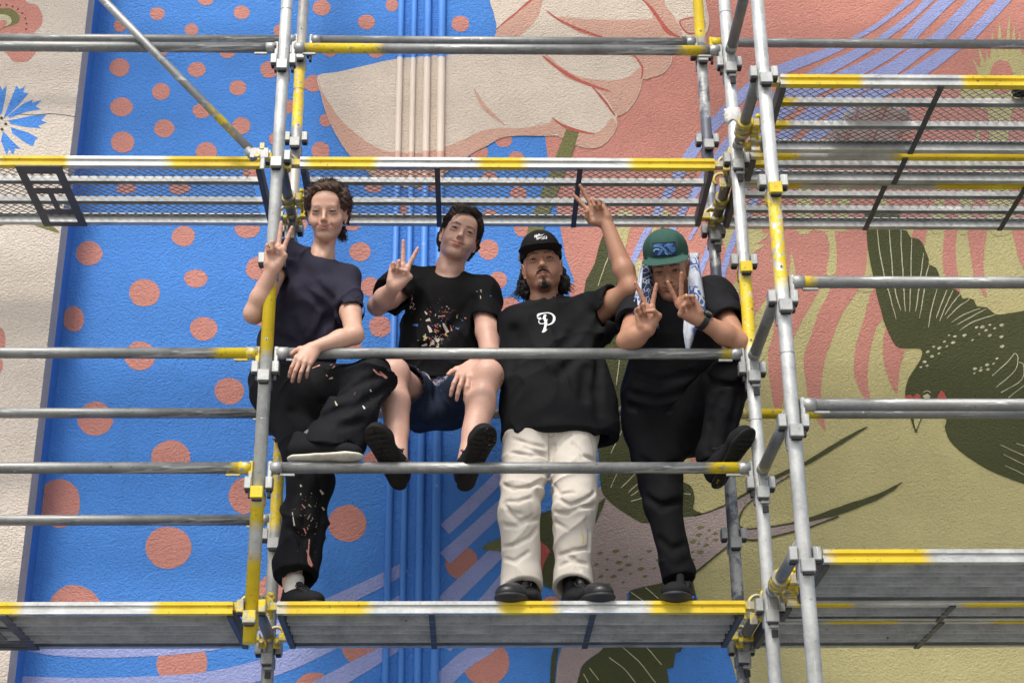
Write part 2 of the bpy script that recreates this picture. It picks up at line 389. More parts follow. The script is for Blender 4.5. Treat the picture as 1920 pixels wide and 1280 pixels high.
# five lilac bands, upper right
def band(L, lvl=5): stroke('painted_stripe', [(a, b) for a, b, c in L], [c for a, b, c in L], 'lilac', wall, lvl)
band([(1722,-12,12),(1650,45,9),(1604,72,9),(1570,92,13),(1500,118,20),(1440,143,20),(1395,175,20),(1350,222,22),(1312,265,22),(1288,302,22),(1262,345,18),(1227,408,14),(1190,482,12),(1165,560,11),(1150,650,10)])
band([(1756,-12,14),(1705,35,13),(1663,66,13),(1624,92,16),(1555,128,22),(1500,158,24),(1455,186,22),(1405,228,22),(1362,275,20),(1335,312,18),(1300,365,15),(1273,408,13),(1250,452,11)])
band([(1795,-18,22),(1730,45,22),(1705,72,22),(1680,92,20),(1615,129,24),(1528,170,24),(1476,202,24),(1430,245,20),(1380,310,16),(1335,375,9),(1315,410,7),(1292,450,6)])
band([(1840,-12,20),(1762,69,22),(1730,90,24),(1673,130,26),(1610,163,24),(1542,202,28),(1497,234,24),(1445,280,20),(1395,350,16),(1345,430,13),(1320,490,12),(1308,520,11)])
band([(1905,-22,20),(1818,69,20),(1788,90,20),(1731,130,25),(1686,156,24),(1620,190,25),(1556,232,25),(1508,273,24),(1474,306,20),(1425,360,15),(1377,445,12),(1352,525,11)])
# the hand
hand = paint('painted_hand', [(596,143),(634,136),(690,123),(736,113),(808,105),(860,103),(905,92),(925,75),(931,55),(925,24),(918,0),(915,-60),(1100,-90),(1320,-60),(1322,0),(1329,34),(1325,62),(1307,70),(1272,72),
   (1257,90),(1260,115),(1246,137),(1222,147),(1205,150),(1200,172),(1190,192),(1176,210),(1157,219),(1157,237),(1149,254),(1132,272),(1111,280),(1082,274),(1060,264),(1046,256),(1022,256),(970,256),(942,259),(912,275),(880,292),(850,316),(800,345),(750,352),(700,332),(664,303),(641,272),(621,236),(608,203),(601,174)], 'cream', wall, 6, step=3)
hp = lambda poly, c='peach', lvl=1: paint('painted_shade', poly, c, hand, 6+lvl, step=3)
hp([(597,150),(604,172),(621,200),(637,223),(664,249),(703,276),(736,286),(785,288),(828,279),(867,264),(901,247),(939,241),(980,241),(1022,234),(1040,226),(1050,247),(1022,255),(970,255),(942,258),(912,274),(880,291),(850,315),(800,344),(750,351),(700,331),(664,302),(641,271),(621,235),(608,202)])
hp([(1046,34),(1100,37),(1214,38),(1218,20),(1205,-20),(1240,-40),(1247,10),(1262,30),(1280,70),(1258,90),(1258,115),(1245,136),(1222,146),(1206,149),(1202,120),(1186,108),(1120,75),(1080,60)])
hp([(1020,100),(1046,122),(1080,143),(1114,150),(1150,152),(1180,144),(1202,128),(1199,172),(1189,191),(1175,209),(1157,218),(1140,190),(1112,164),(1060,146)])
hp([(1050,236),(1075,246),(1115,250),(1132,240),(1148,222),(1156,237),(1148,253),(1131,271),(1111,279),(1083,273),(1059,261),(1046,253)])
hp([(932,56),(965,26),(1000,-5),(1020,-20),(1010,30),(985,60),(960,80),(935,80)])
hp([(1276,40),(1303,33),(1322,40),(1320,58),(1290,64),(1278,52)])
hl = lambda pts, ws: stroke('painted_line', pts, ws, 'redline', hand, 8)
hl([(1003,-5),(968,25),(930,57)], [4,3,2]); hl([(1025,22),(1052,41),(1094,60),(1130,71)], [1.5,4,4.5,3])
hl([(1196,-8),(1221,17),(1238,41),(1252,60),(1274,71)], [3,5,7,8,2]); hl([(1303,33),(1276,40),(1278,52),(1290,64),(1306,64)], [1.5,3,3,3,1.5])
hl([(1018,107),(1046,129),(1080,150),(1114,163),(1145,173)], [3,5,6,5,1.5]); hl([(1111,165),(1132,189),(1153,218)], [2,4.5,3])
hl([(1188,105),(1204,127),(1202,150)], [2,4,2.5]); hl([(1035,222),(1056,237),(1083,246),(1115,253)], [1.5,5,5,1.5])
stroke('painted_line', [(889,168),(908,202),(946,236)], [2,9,2], 'peach', hand, 7.5)
paint('painted_stem', [(1061,244),(1085,249),(1070,299),(1050,350),(1027,407),(1008,465),(997,502),(971,486),(985,450),(996,407),(1020,350),(1040,300)], 'moss', wall, 9, smooth=False)
# leaf, lower bird
leaf = paint('painted_leaf', [(1094,552),(1115,495),(1126,452),(1134,442),(1140,458),(1141,482),(1154,505),(1172,560),(1178,650),(1185,760),(1215,850),(1275,900),(1296,912),(1302,934),(1300,954),(1316,964),(1287,969),(1260,972),(1212,981),(1195,976),(1162,956),(1137,935),(1126,912),(1122,850),(1110,700)], 'olive', wall, 7, step=3)
for L in ([(1140,484),(1131,508),(1121,537)],[(1152,600),(1143,640)],[(1161,676),(1155,722)],[(1159,882),(1145,914)],[(1192,887),(1164,915)],[(1204,900),(1178,923)],[(1204,915),(1182,930)],[(1206,933),(1183,940)],[(1275,925),(1295,927)],[(1170,800),(1145,850)],[(1165,760),(1138,800)]):
    stroke('painted_line', L, 1.6, 'bone', leaf, 8)
bird = paint('painted_bird', [(1100,955),(1126,912),(1137,935),(1162,956),(1195,976),(1212,981),(1272,970),(1316,965),(1359,946),(1411,919),(1447,903),(1482,890),(1450,912),(1412,936),(1395,952),(1385,970),(1386,986),(1400,991),(1445,988),(1487,982),(1522,975),(1560,970),
   (1522,986),(1487,997),(1420,1012),(1390,1013),(1362,1027),(1330,1052),(1297,1077),(1245,1092),(1182,1107),(1175,1130),(1160,1170),(1142,1203),(1122,1223),(1092,1246),(1084,1275),(1070,1320),(1040,1320),(1043,1267),(1049,1225),(1061,1201),(1085,1150),(1090,1080)], 'pale', wall, 6, step=3)
bs = lambda pts, ws, c='olive', l=7: stroke('painted_line', pts, ws, c, bird, l)
bs([(1300,968),(1337,957),(1382,935),(1447,898),(1510,869),(1565,836),(1605,812),(1627,800)], [2,3,4,7,8,8,6,1])
bs([(1412,936),(1395,952),(1386,972),(1388,988),(1417,991),(1487,981),(1522,973),(1572,958),(1600,948),(1641,933),(1672,917),(1691,904)], [2,2,3,3,3,4,8,14,13,10,7,1])
bs([(1296,1078),(1320,1060),(1362,1026),(1390,1012),(1420,1012),(1487,997),(1522,987),(1572,968)], [5,4,3,3,3,3,3,4])
bs([(1447,912),(1480,893)], [2,2])
paint('bird_head', [(937,1010),(945,985),(970,962),(1017,962),(1037,955),(1110,950),(1135,935),(1110,1000),(1100,1060),(1062,1098),(1035,1102),(1018,1094),(990,1060),(950,1040),(937,1032)], 'olive', bird, 7.5)
paint('bird_cheek', [(1000,1010),(1030,1030),(1026,1044),(1018,1062),(1014,1085),(1003,1050)], 'red', bird, 8.5)
paint('bird_beak', [(905,1030),(912,1020),(937,1012),(945,1020),(940,1032),(919,1031)], 'moss', bird, 8.5)
paint('bird_wing', [(1182,1107),(1245,1092),(1297,1077),(1306,1130),(1300,1170),(1286,1200),(1280,1212),(1276,1222),(1266,1221),(1262,1251),(1249,1253),(1253,1269),(1255,1300),(1235,1400),(1190,1470),(1120,1440),(1080,1370),(1072,1320),(1084,1270),(1092,1246),(1124,1222),(1142,1202),(1165,1160),(1178,1130)], 'olive', bird, 7, smooth=False)
bs([(1061,1201),(1049,1202),(1040,1225),(1036,1267),(1034,1320)], [3,9,9,9,9])
for L in ([(690,375),(860,520),(1000,698)],[(870,345),(1050,548)],[(620,490),(740,580),(835,698)],[(1110,345),(1150,410)],[(460,575),(535,675)],[(410,625),(450,698)]):
    bs(O4(1000,1120,4.364,L), 1.6, 'bone', 8)
bs(r5([(440,1045),(540,1130)]), 1.6, 'bone', 8); bs(r5([(330,1080),(430,1150)]), 1.6, 'bone', 8)
for i, (x, y) in enumerate([(100,787),(215,773),(150,833),(290,815),(240,858),(405,835),(70,873),(310,875),(150,910),(250,912),(405,905),(505,900),(105,963),(200,963),(325,942),(435,962),(150,1025),(270,1007),(470,773),(850,595),(915,615),(965,640),(840,650),(900,678),(965,688),(795,700),(840,715),(895,728),(850,780),(790,780),(790,840),(540,840),(600,790)]):
    X, Y_ = 1100+x/4, 840+y/4; s_ = 1.0+0.35*math.sin(i*2.1)
    paint('feather_speck', [(X-5*s_, Y_+1), (X, Y_-2.6*s_), (X+5.5*s_, Y_-1), (X+1, Y_+2.6*s_)], 'moss', bird, 7)
# the big dark bird, right
big = paint('painted_bird', [(1622,400),(1624,425),(1627,465),(1636,515),(1643,550),(1652,585),(1662,617),(1672,637),(1680,649),(1692,653),(1720,652),(1728,657),(1726,674),(1712,695),(1702,712),(1697,730),(1697,745),(1702,766),(1709,782),(1727,784),(1745,778),(1765,779),(1774,788),(1771,800),(1775,815),(1785,832),(1815,857),(1852,880),(1890,896),(1920,907),(1990,930),(2040,700),(2000,570),(1920,583),(1890,588),(1866,590),
   (1850,577),(1832,575),(1826,563),(1812,559),(1804,560),(1797,547),(1785,541),(1768,535),(1761,517),(1755,503),(1741,496),(1741,486),(1735,472),(1730,458),(1721,448),(1707,446),(1700,434),(1687,430),(1685,415),(1683,400)], 'olive', wall, 6, step=2)
for L in ([(815,405),(835,600),(870,790),(900,900),(960,1115)],[(905,410),(920,600),(935,790),(965,960),(995,1050)],[(995,440),(1000,620),(1012,790),(1020,950),(1030,1060)],[(1075,510),(1070,790),(1060,1060)],[(1165,620),(1145,780),(1120,960),(1105,1060)],[(1205,710),(1185,790),(1160,960),(1135,1110)],[(1265,890),(1220,1060),(1200,1180)],[(1340,895),(1290,1020),(1260,1110)],[(1385,900),(1320,1040),(1285,1135)],[(1445,920),(1380,1000),(1325,1085)],[(1510,965),(1420,1030),(1340,1110)],[(1590,1035),(1470,1080),(1375,1140)],[(1635,1040),(1500,1110),(1415,1160)],[(1700,1085),(1550,1130),(1435,1200)]):
    stroke('feather_line', r2(L), [1.2]+[2.0]*(len(L)-2)+[1.0], 'bone', big, 7)
for L in ([(1845,90),(1800,150),(1680,260)],[(1845,90),(1872,120),(1850,220),(1710,345)],[(1880,160),(1915,180),(1900,290),(1745,385)],[(1960,300),(1800,425)],[(1740,775),(1930,865)],[(1765,850),(1930,930)],[(1775,930),(1930,1005)],[(1860,765),(1930,790)]):
    stroke('feather_line', r3(L), [1.0]+[1.7]*(len(L)-2)+[1.4], 'bone', big, 7)
for i, (x, y) in enumerate(r2([(1560,1178),(1605,1175),(1662,1158),(1697,1185),(1750,1160),(1632,1200),(1580,1227),(1660,1238),(1747,1248),(1355,1238),(1400,1245),(1470,1237),(1530,1272)])+
      r3([(1320,5),(1385,12),(1240,42),(1340,38),(1282,52),(1195,80),(1280,92),(1228,115),(1172,155),(1145,195),(1190,185),(1753,40),(1715,130),(1690,168),(1640,178),(1647,212),(1595,198),(1592,220),(1548,208),(1545,242)])):
    s_ = 1+0.3*math.sin(i*1.9)
    paint('feather_speck', [(x-3.4*s_, y+.8), (x, y-2.2*s_), (x+3.6*s_, y-.8), (x+.5, y+2.2*s_)], 'bone', big, 7)
paint('bird_beak', [(1707,780),(1728,780),(1722,798),(1717,812),(1711,797)], 'olive', big, 7)
paint('bird_beak', [(1714,782),(1726,782),(1721,797),(1717,805),(1714,795)], 'khaki', big, 8)
paint('bird_eye', [(1730,744),(1738,739),(1744,744),(1738,750)], 'bone', big, 7); stroke('feather_line', r3([(1165,385),(1190,372),(1220,385)]), 1.4, 'bone', big, 7)
paint('bird_cheek', [(1757,750),(1760,738),(1764,733),(1770,738),(1774,752)], 'red', big, 7); paint('bird_cheek', [(1697,744),(1706,741),(1712,744),(1720,738),(1726,746),(1720,756),(1700,756)], 'red', big, 7)

# ------------------------------------------------------------------ pilaster on the left
pf = [at(151, 0, PILY).x, at(118, 400, PILY).x, at(82, 847, PILY).x]; XF = sum(pf)/3
XP = (XC+XF)/2; 
pil = mesh_obj('pilaster', [(-3.6, PILY, GZ), (XF, PILY, GZ), (XC, WY, GZ), (-3.6, WY, GZ), (-3.6, PILY, wall_z1), (XF, PILY, wall_z1), (XC, WY, wall_z1), (-3.6, WY, wall_z1)],
               [(0, 1, 5, 4), (3, 7, 6, 2), (4, 5, 6, 7), (0, 4, 7, 3)], PM['stone'])
tag(pil, 'cream stucco pilaster with painted flowers, left of the blue wall', 'pillar')
mid = ((XF+XC)/2, (PILY+WY)/2)
def side(name, a, b, colr):
    mesh_obj(name, [(a[0], a[1], GZ), (b[0], b[1], GZ), (b[0], b[1], wall_z1), (a[0], a[1], wall_z1)], [(0, 1, 2, 3)], PM[colr], pil)
side('pilaster_side', (XF, PILY), mid, 'stone'); side('pilaster_side', mid, (XC, WY), 'blue')
pp = lambda name, poly, c, lvl, smooth=True: paint(name, poly, c, pil, lvl, smooth=smooth, plane=PILY, step=3)
pp('painted_flower', [(-60,-20),(20,-30),(49,4),(69,10),(79,30),(77,49),(64,62),(70,80),(67,98),(52,115),(26,116),(13,102),(-5,94),(-60,110),(-90,40)], 'coral', 1)
pp('flower_ring', [(-20,20),(4,17),(20,17),(36,30),(34,44),(10,52),(-20,60)], 'moss', 2); pp('flower_heart', [(-16,32),(6,28),(20,34),(20,46),(0,52),(-16,50)], 'bone', 3); pp('flower_heart', [(-10,42),(6,38),(14,44),(0,56)], 'coral', 4)
for a in range(12):
    t = R(-100+a*16); X = 8+42*math.cos(t); Y_ = 48+38*math.sin(t)
    pp('feather_speck', [(X-2, Y_), (X, Y_-2), (X+2, Y_), (X, Y_+2)], 'olive', 2)
for P_ in ([(6,223),(16,197),(31,161),(37,168),(48,161),(43,174),(54,175),(38,194),(20,212)],[(15,217),(46,193),(62,187),(60,194),(79,187),(67,200),(77,205),(49,210),(18,222)],[(15,226),(59,218),(87,215),(77,226),(88,230),(71,236),(77,241),(50,239),(20,233)],
           [(20,239),(52,249),(72,259),(66,263),(62,274),(49,269),(23,249)],[(6,246),(20,262),(39,279),(28,279),(25,290),(17,279),(13,292),(2,264)],[(-2,218),(-8,180),(0,160),(5,170),(13,161),(10,184),(4,212)],[(-4,222),(-30,200),(-60,190),(-50,210),(-30,225)],[(-4,234),(-30,240),(-60,262),(-30,262),(-4,244)]):
    pp('cornflower_petal', P_, 'blue', 1, smooth=False)
for X, Y_ in ((3,222),(11,233),(4,243),(-3,232)): pp('feather_speck', [(X-3, Y_), (X, Y_-3), (X+3, Y_), (X, Y_+3)], 'olive', 2)
pp('painted_leaf', [(-60,402),(0,404),(55,400),(85,415),(112,437),(70,424),(35,416),(0,424),(-60,440)], 'moss', 1)
pp('painted_flower', [(-40,600),(0,612),(10,630),(9,650),(0,665),(-40,680)], 'coral', 1); pp('painted_flower', [(-40,668),(0,672),(5,684),(0,700),(-30,710)], 'coral', 1)
pp('cornflower_petal', [(-20,880),(0,872),(9,866),(0,885)], 'blue', 1)
stroke('wall_crack', [(28,214),(60,216),(100,214),(142,219)], [0.8,1.2,1.4,1.0], 'olive', pil, 1, plane=PILY)
# closes the far end of the yard behind the left pilaster: plain continuation of the same wall
# ------------------------------------------------------------------ pipes on the wall
def pipe_mat():
    t = NT('painted_conduit'); p = t.pos(); sx = t.n('ShaderNodeSeparateXYZ'); t.lk(p, sx.inputs[0]); z = sx.outputs[2]
    za = at(760, 107, WY-.02).z; zb = at(760, 283, WY-.02).z; zc = at(780, 345, WY-.02).z
    zz = t.math('ADD', z, t.math('MULTIPLY', t.noise(9, 2, 0.5, p), 0.015))
    def above(v): return t.math('GREATER_THAN', zz, v)
    c = t.mix(above(zc), PCOL['blue'], PCOL['peach']); c = t.mix(above(zb), c, PCOL['cream']); c = t.mix(above(za), c, PCOL['blue'])
    c = t.mix(t.ramp(t.noise(40, 3, 0.6, p), [(0.70, 0), (0.73, 0.8)]), c, PCOL['lilac'])
    t.set(Base_Color=c, Roughness=0.5); t.bump(t.noise(50, 3, 0.5, p), 0.0012, 0.6); return t.m
PIPE = pipe_mat()
names = ['slim blue conduit, leftmost of the four on the wall', 'slim blue conduit, second of the four from the left', 'blue conduit, third of the four from the left', 'thickest blue conduit, rightmost of the four on the wall']
for i, (xa, xb, w_) in enumerate(((743, 734.6, 11.5), (768, 763, 10.5), (794, 793.4, 13), (821, 824, 14.5))):
    a = at(xa, 0, WY-.02); b = at(xb, 1230, WY-.02); x = (a.x+b.x)/2; r = w_/405/2
    o = empty('wall_pipe', (x, WY-r-.004, GZ)); tag(o, names[i], 'pipe', 'painted conduits running down the wall')
    mb = MB(); mb.tube((0, 0, 0), (0, 0, 8.3), r, n=20); mb.build('pipe_run', PIPE, o)
    for zc in (-1.9, 4.6):
        mb = MB(); mb.tube((0, 0, zc-GZ-.06), (0, 0, zc-GZ+.06), r+.0025, n=20); mb.build('pipe_joint', PIPE, o)
        mb = MB(); mb.box((0, r*0.7, zc-GZ+.3), (r*2+.03, .004, .018), ch=.001); mb.build('pipe_clip', PIPE, o)
# ------------------------------------------------------------------ scaffold
W = 1.829; S = 0.4586; DB = 0.60; DF = 0.609
Z = lambda k: k*S
RT = 0.0213; RS = 0.0243
# one set of pockets round a standard (shared mesh): two side pockets, front and back pockets lower
def cup_mesh(mat, mat_lo, name):
    mb = MB()
    for sx in (-1, 1):
        mb.box((sx*0.0385, 0, 0), (0.027, 0.042, 0.046), ch=.003)
        mb.box((sx*0.0385, 0, -.026), (0.020, 0.030, 0.008), mi=1)
    for sy in (-1, 1):
        mb.box((0, sy*0.0385, -.047), (0.046, 0.027, 0.046), ch=.003, mi=2)
        mb.box((0, sy*0.0385, -.073), (0.034, 0.020, 0.008), mi=1)
    return mb.mesh(name, [mat, DARK, mat_lo])
CUP_G = cup_mesh(GALV, GALV, 'cup'); CUP_GY = cup_mesh(GALV, YEL, 'cup'); CUP_Y = cup_mesh(YEL_W, YEL_W, 'cup'); CUP_D = cup_mesh(GALV_D, GALV_D, 'cup')
def standard(x, y, z0, z1, bands, label, k0, k1, cups=None, dull=0, stain=None, wear=.35, dx=0.0):
    o = empty('scaffold_standard', (x, y, z0)); tag(o, label, 'scaffold pole', 'upright scaffold standards')
    o.rotation_euler = (0, math.atan2(dx, z1-z0), 0)
    m_ = galv_mat('standard_steel', [(a-z0, b-z0) for a, b in bands], 2, dull=dull, stain=stain, wear=wear, base=.60, metal=.42)
    mb = MB(); mb.tube((0, 0, 0), (0, 0, z1-z0), RS, n=24); mb.build('tube', m_, o)
    for k in range(k0, k1+1):
        me = (cups or {}).get(k, CUP_D if dull > .5 else CUP_G)
        c = link(bpy.data.objects.new('cup', me), o); c.location = (0, 0, Z(k)-z0)
        if Z(k)-.27 > z0 and k % 4 == 2:
            mb = MB(); mb.tube((0, 0, Z(k)-.213-z0), (0, 0, Z(k)-.209-z0), RS+.0006, n=20); mb.build('joint_ring', GALV_D, o)
            mb = MB(); mb.tube((0, -RS-.0015, Z(k)+.11-z0), (0, -RS+.003, Z(k)+.11-z0), .0055, n=12); mb.tube((0, -RS-.002, Z(k)+.11-z0), (0, -RS, Z(k)+.11-z0), .003, n=8, mi=1); mb.build('lock_pin', [GALV_D, DARK], o)
    return o
zk = Z
standard(-.004, 0, -.13, 4.55, [(zk(2)+.03, zk(3)-.09), (-.2, .20), (.27, zk(1)-.05)], 'front standard by the woman, yellow at her shoulder, ending just below the deck', 0, 9, {2: CUP_G, 1: CUP_GY, 0: CUP_Y}, wear=.20)
standard(W, 0, GZ+.05, 4.55, [(zk(2)+.06, zk(3)-.05)], 'front standard right of the man in the green cap, yellow at elbow height', -6, 9, {3: CUP_GY})
standard(W+.011, -DF, GZ+.05, 4.55, [(zk(2)+.02, zk(3)-.04)], 'nearest standard on the right, worn yellow in its middle', -6, 9, {3: CUP_GY, 2: CUP_G}, wear=.42)
standard(0-.01, DB, GZ+.05, 4.55, [(zk(5)+.03, zk(6)-.07), (zk(1)+.0, zk(2)-.03)], 'rear standard behind the woman, paint-spattered, with faded yellow stretches', -6, 9, {2: CUP_D}, dull=.9, stain=(.50, .46, .40), wear=.40)
standard(W-.012, DB, GZ+.05, 4.55, [(zk(6)+.05, 3.1)], 'rear standard behind the green cap, bright yellow at the top and stained below', -6, 9, dull=.75, wear=.2, stain=(.10, .11, .14))
standard(-W, 0, GZ+.05, 4.55, [], 'front standard at the far left end, out of the picture', -6, 9)
standard(-W, DB, GZ+.05, 4.55, [], 'rear standard at the far left end, out of the picture', -6, 9)
for y, nm in ((-DF, 'front'), (0.0, 'middle'), (DB, 'rear')):
    standard(2*W, y, GZ+.05, 4.55, [], nm+' standard at the far right end, out of the picture', -6, 9)
def end_clamp(mb, x, sx, mi=0):
    """wedge end of a rail that runs along X: collar, cheek plate dropping into the pocket, wedge tip"""
    mb.tube((x-sx*.003, 0, 0), (x+sx*.040, 0, 0), RT+.0022, n=20, mi=mi)
    mb.box((x-sx*.004, 0, -.032), (.016, .034, .108), ch=.003, mi=mi)
    mb.box((x-sx*.004, 0, -.100), (.010, .022, .030), mi=2)
    mb.box((x+sx*.060, 0, -RT-.006), (.052, .012, .008), mi=mi)
RZ = 0.062
def rail(x0, x1, y, z, label, bands=(), cat='scaffold rail', group='horizontal guard rails', base=.27, endm=(None, None), name='guard_rail', stain=None, dz=0.0):
    o = empty(name, (x0, y, z)); tag(o, label, cat, group)
    o.rotation_euler = (0, -math.atan2(dz, x1-x0), 0)
    m_ = galv_mat('rail_steel', [(a-x0, b-x0) for a, b in bands], 0, base=base, stain=stain)
    g_ = .0385; L = x1-x0
    mb = MB(); mb.tube((g_, 0, 0), (L-g_, 0, 0), RT, n=24); mb.build('tube', m_, o)
    for i, (x, sx) in enumerate(((g_, 1), (L-g_, -1))):
        mb = MB(); end_clamp(mb, x, sx); mb.build('wedge_clamp', [endm[i] or GALV, GALV, DARK], o)
    return o
GZR = GALV_X
# front plane, middle bay
rail(0, W, 0, Z(2)+RZ, 'chest-high rail the woman and the man in the green cap lean on', [(1.70, 1.80)], endm=(GALV, GALV))
rail(0, W, 0, Z(1)+RZ, 'low rail under the white-soled shoe, paint-stained dark near its right end', [(1.62, 1.83)], stain=None)
rail(0, W, 0, Z(5)+RZ, 'front rail above the upper deck in the middle bay', [(0.06, .42), (1.60, 1.75)])
# left bay
rail(-W, 0, 0, Z(2)+RZ, 'topmost of the four rails left of the woman, yellow at its end', [(-.22, 0)], endm=(None, YEL_W))
rail(-W, 0, 0, Z(1)+RZ, 'third rail from the top at the left, with a worn yellow clamp', [(-.12, 0)], endm=(None, YEL_W))
rail(-W, 0, 0, Z(5)+RZ, 'thick front rail across the top left')
rail(-W, 0, DB, Z(2)+RZ, 'second rail from the top at the left, on the wall side')
rail(-W, 0, DB, Z(1)+RZ, 'lowest rail at the left, on the wall side')
rail(-W, 0, DB, Z(6)+RZ, 'thin rear rail across the top left, above the thick one')
# rear plane
rail(0, W, DB, Z(2)+RZ, 'rear rail at the wall side that the man in shorts sits on')
rail(0, W, DB, Z(6)+RZ, 'thin rear rail across the top middle, flecked with pink paint', [(1.78, 1.9)])
rail(W, 2*W, DB, Z(6)+RZ, 'single rail across the top right', [(W+.03, W+.12)], endm=(YEL, None))
rail(W, 2*W, DB, Z(2)+RZ, 'rear rail at the right with a yellow left end, under the bright one', [(W+.02, W+.40)], endm=(YEL_W, None))
rail(W+.011, 2*W, -DF, Z(2)+RZ, 'rail crossing the dark bird wing, yellow under its left end', [(W+.05, W+.14)], endm=(GALV_D, None), base=.24)
rail(W+.011, 2*W, -DF, Z(1)+RZ, 'bright front rail crossing the head of the dark bird')
# transoms (front to back)
def transom(x, y0, y1, z, label, bands=()):
    o = empty('transom', (x, y0, z)); tag(o, label, 'scaffold tube', 'cross tubes running front to back')
    m_ = galv_mat('transom_steel', bands, 1, dull=.6, base=.30)
    g_ = .0385; L = y1-y0
    mb = MB(); mb.tube((0, g_, 0), (0, L-g_, 0), RT, n=24); mb.build('tube', m_, o)
    for y, sy in ((g_, 1), (L-g_, -1)):
        mb = MB(); mb.tube((0, y-sy*.003, 0), (0, y+sy*.04, 0), RT+.0022, n=20); mb.box((0, y-sy*.004, -.055), (.034, .016, .150), ch=.003); mb.box((0, y-sy*.004, -.148), (.022, .010, .026), mi=1)
        mb.build('wedge_clamp', [GALV_D, DARK], o)
TZ = .040
nb = {5: 'at the very top right', 4: 'at the upper deck', 2: 'at elbow height', 1: 'at knee height', 0: 'at the lower deck'}
for k in (6, 5, 4, 2, 1, 0):
    transom(W+.005, -DF, 0, Z(k)+TZ, 'dark cross tube between the two right standards '+nb.get(k, 'above the picture'), [(0.5, .6)] if k == 1 else ())
for x, nm in ((W, 'right'), (-.005, 'left')):
    for k in (4, 0): transom(x, 0, DB, Z(k)+TZ, 'cross tube from front to rear standard on the %s, %s' % (nm, nb[k]))
for x in (-W, 2*W):
    for k in (4, 0): transom(x, 0, DB, Z(k)+TZ, 'cross tube at the %s end %s, out of the picture' % ('left' if x < 0 else 'right', nb[k]))
for k in (4, 0): transom(2*W, -DF, 0, Z(k)+TZ, 'front cross tube at the right end %s, out of the picture' % nb[k])

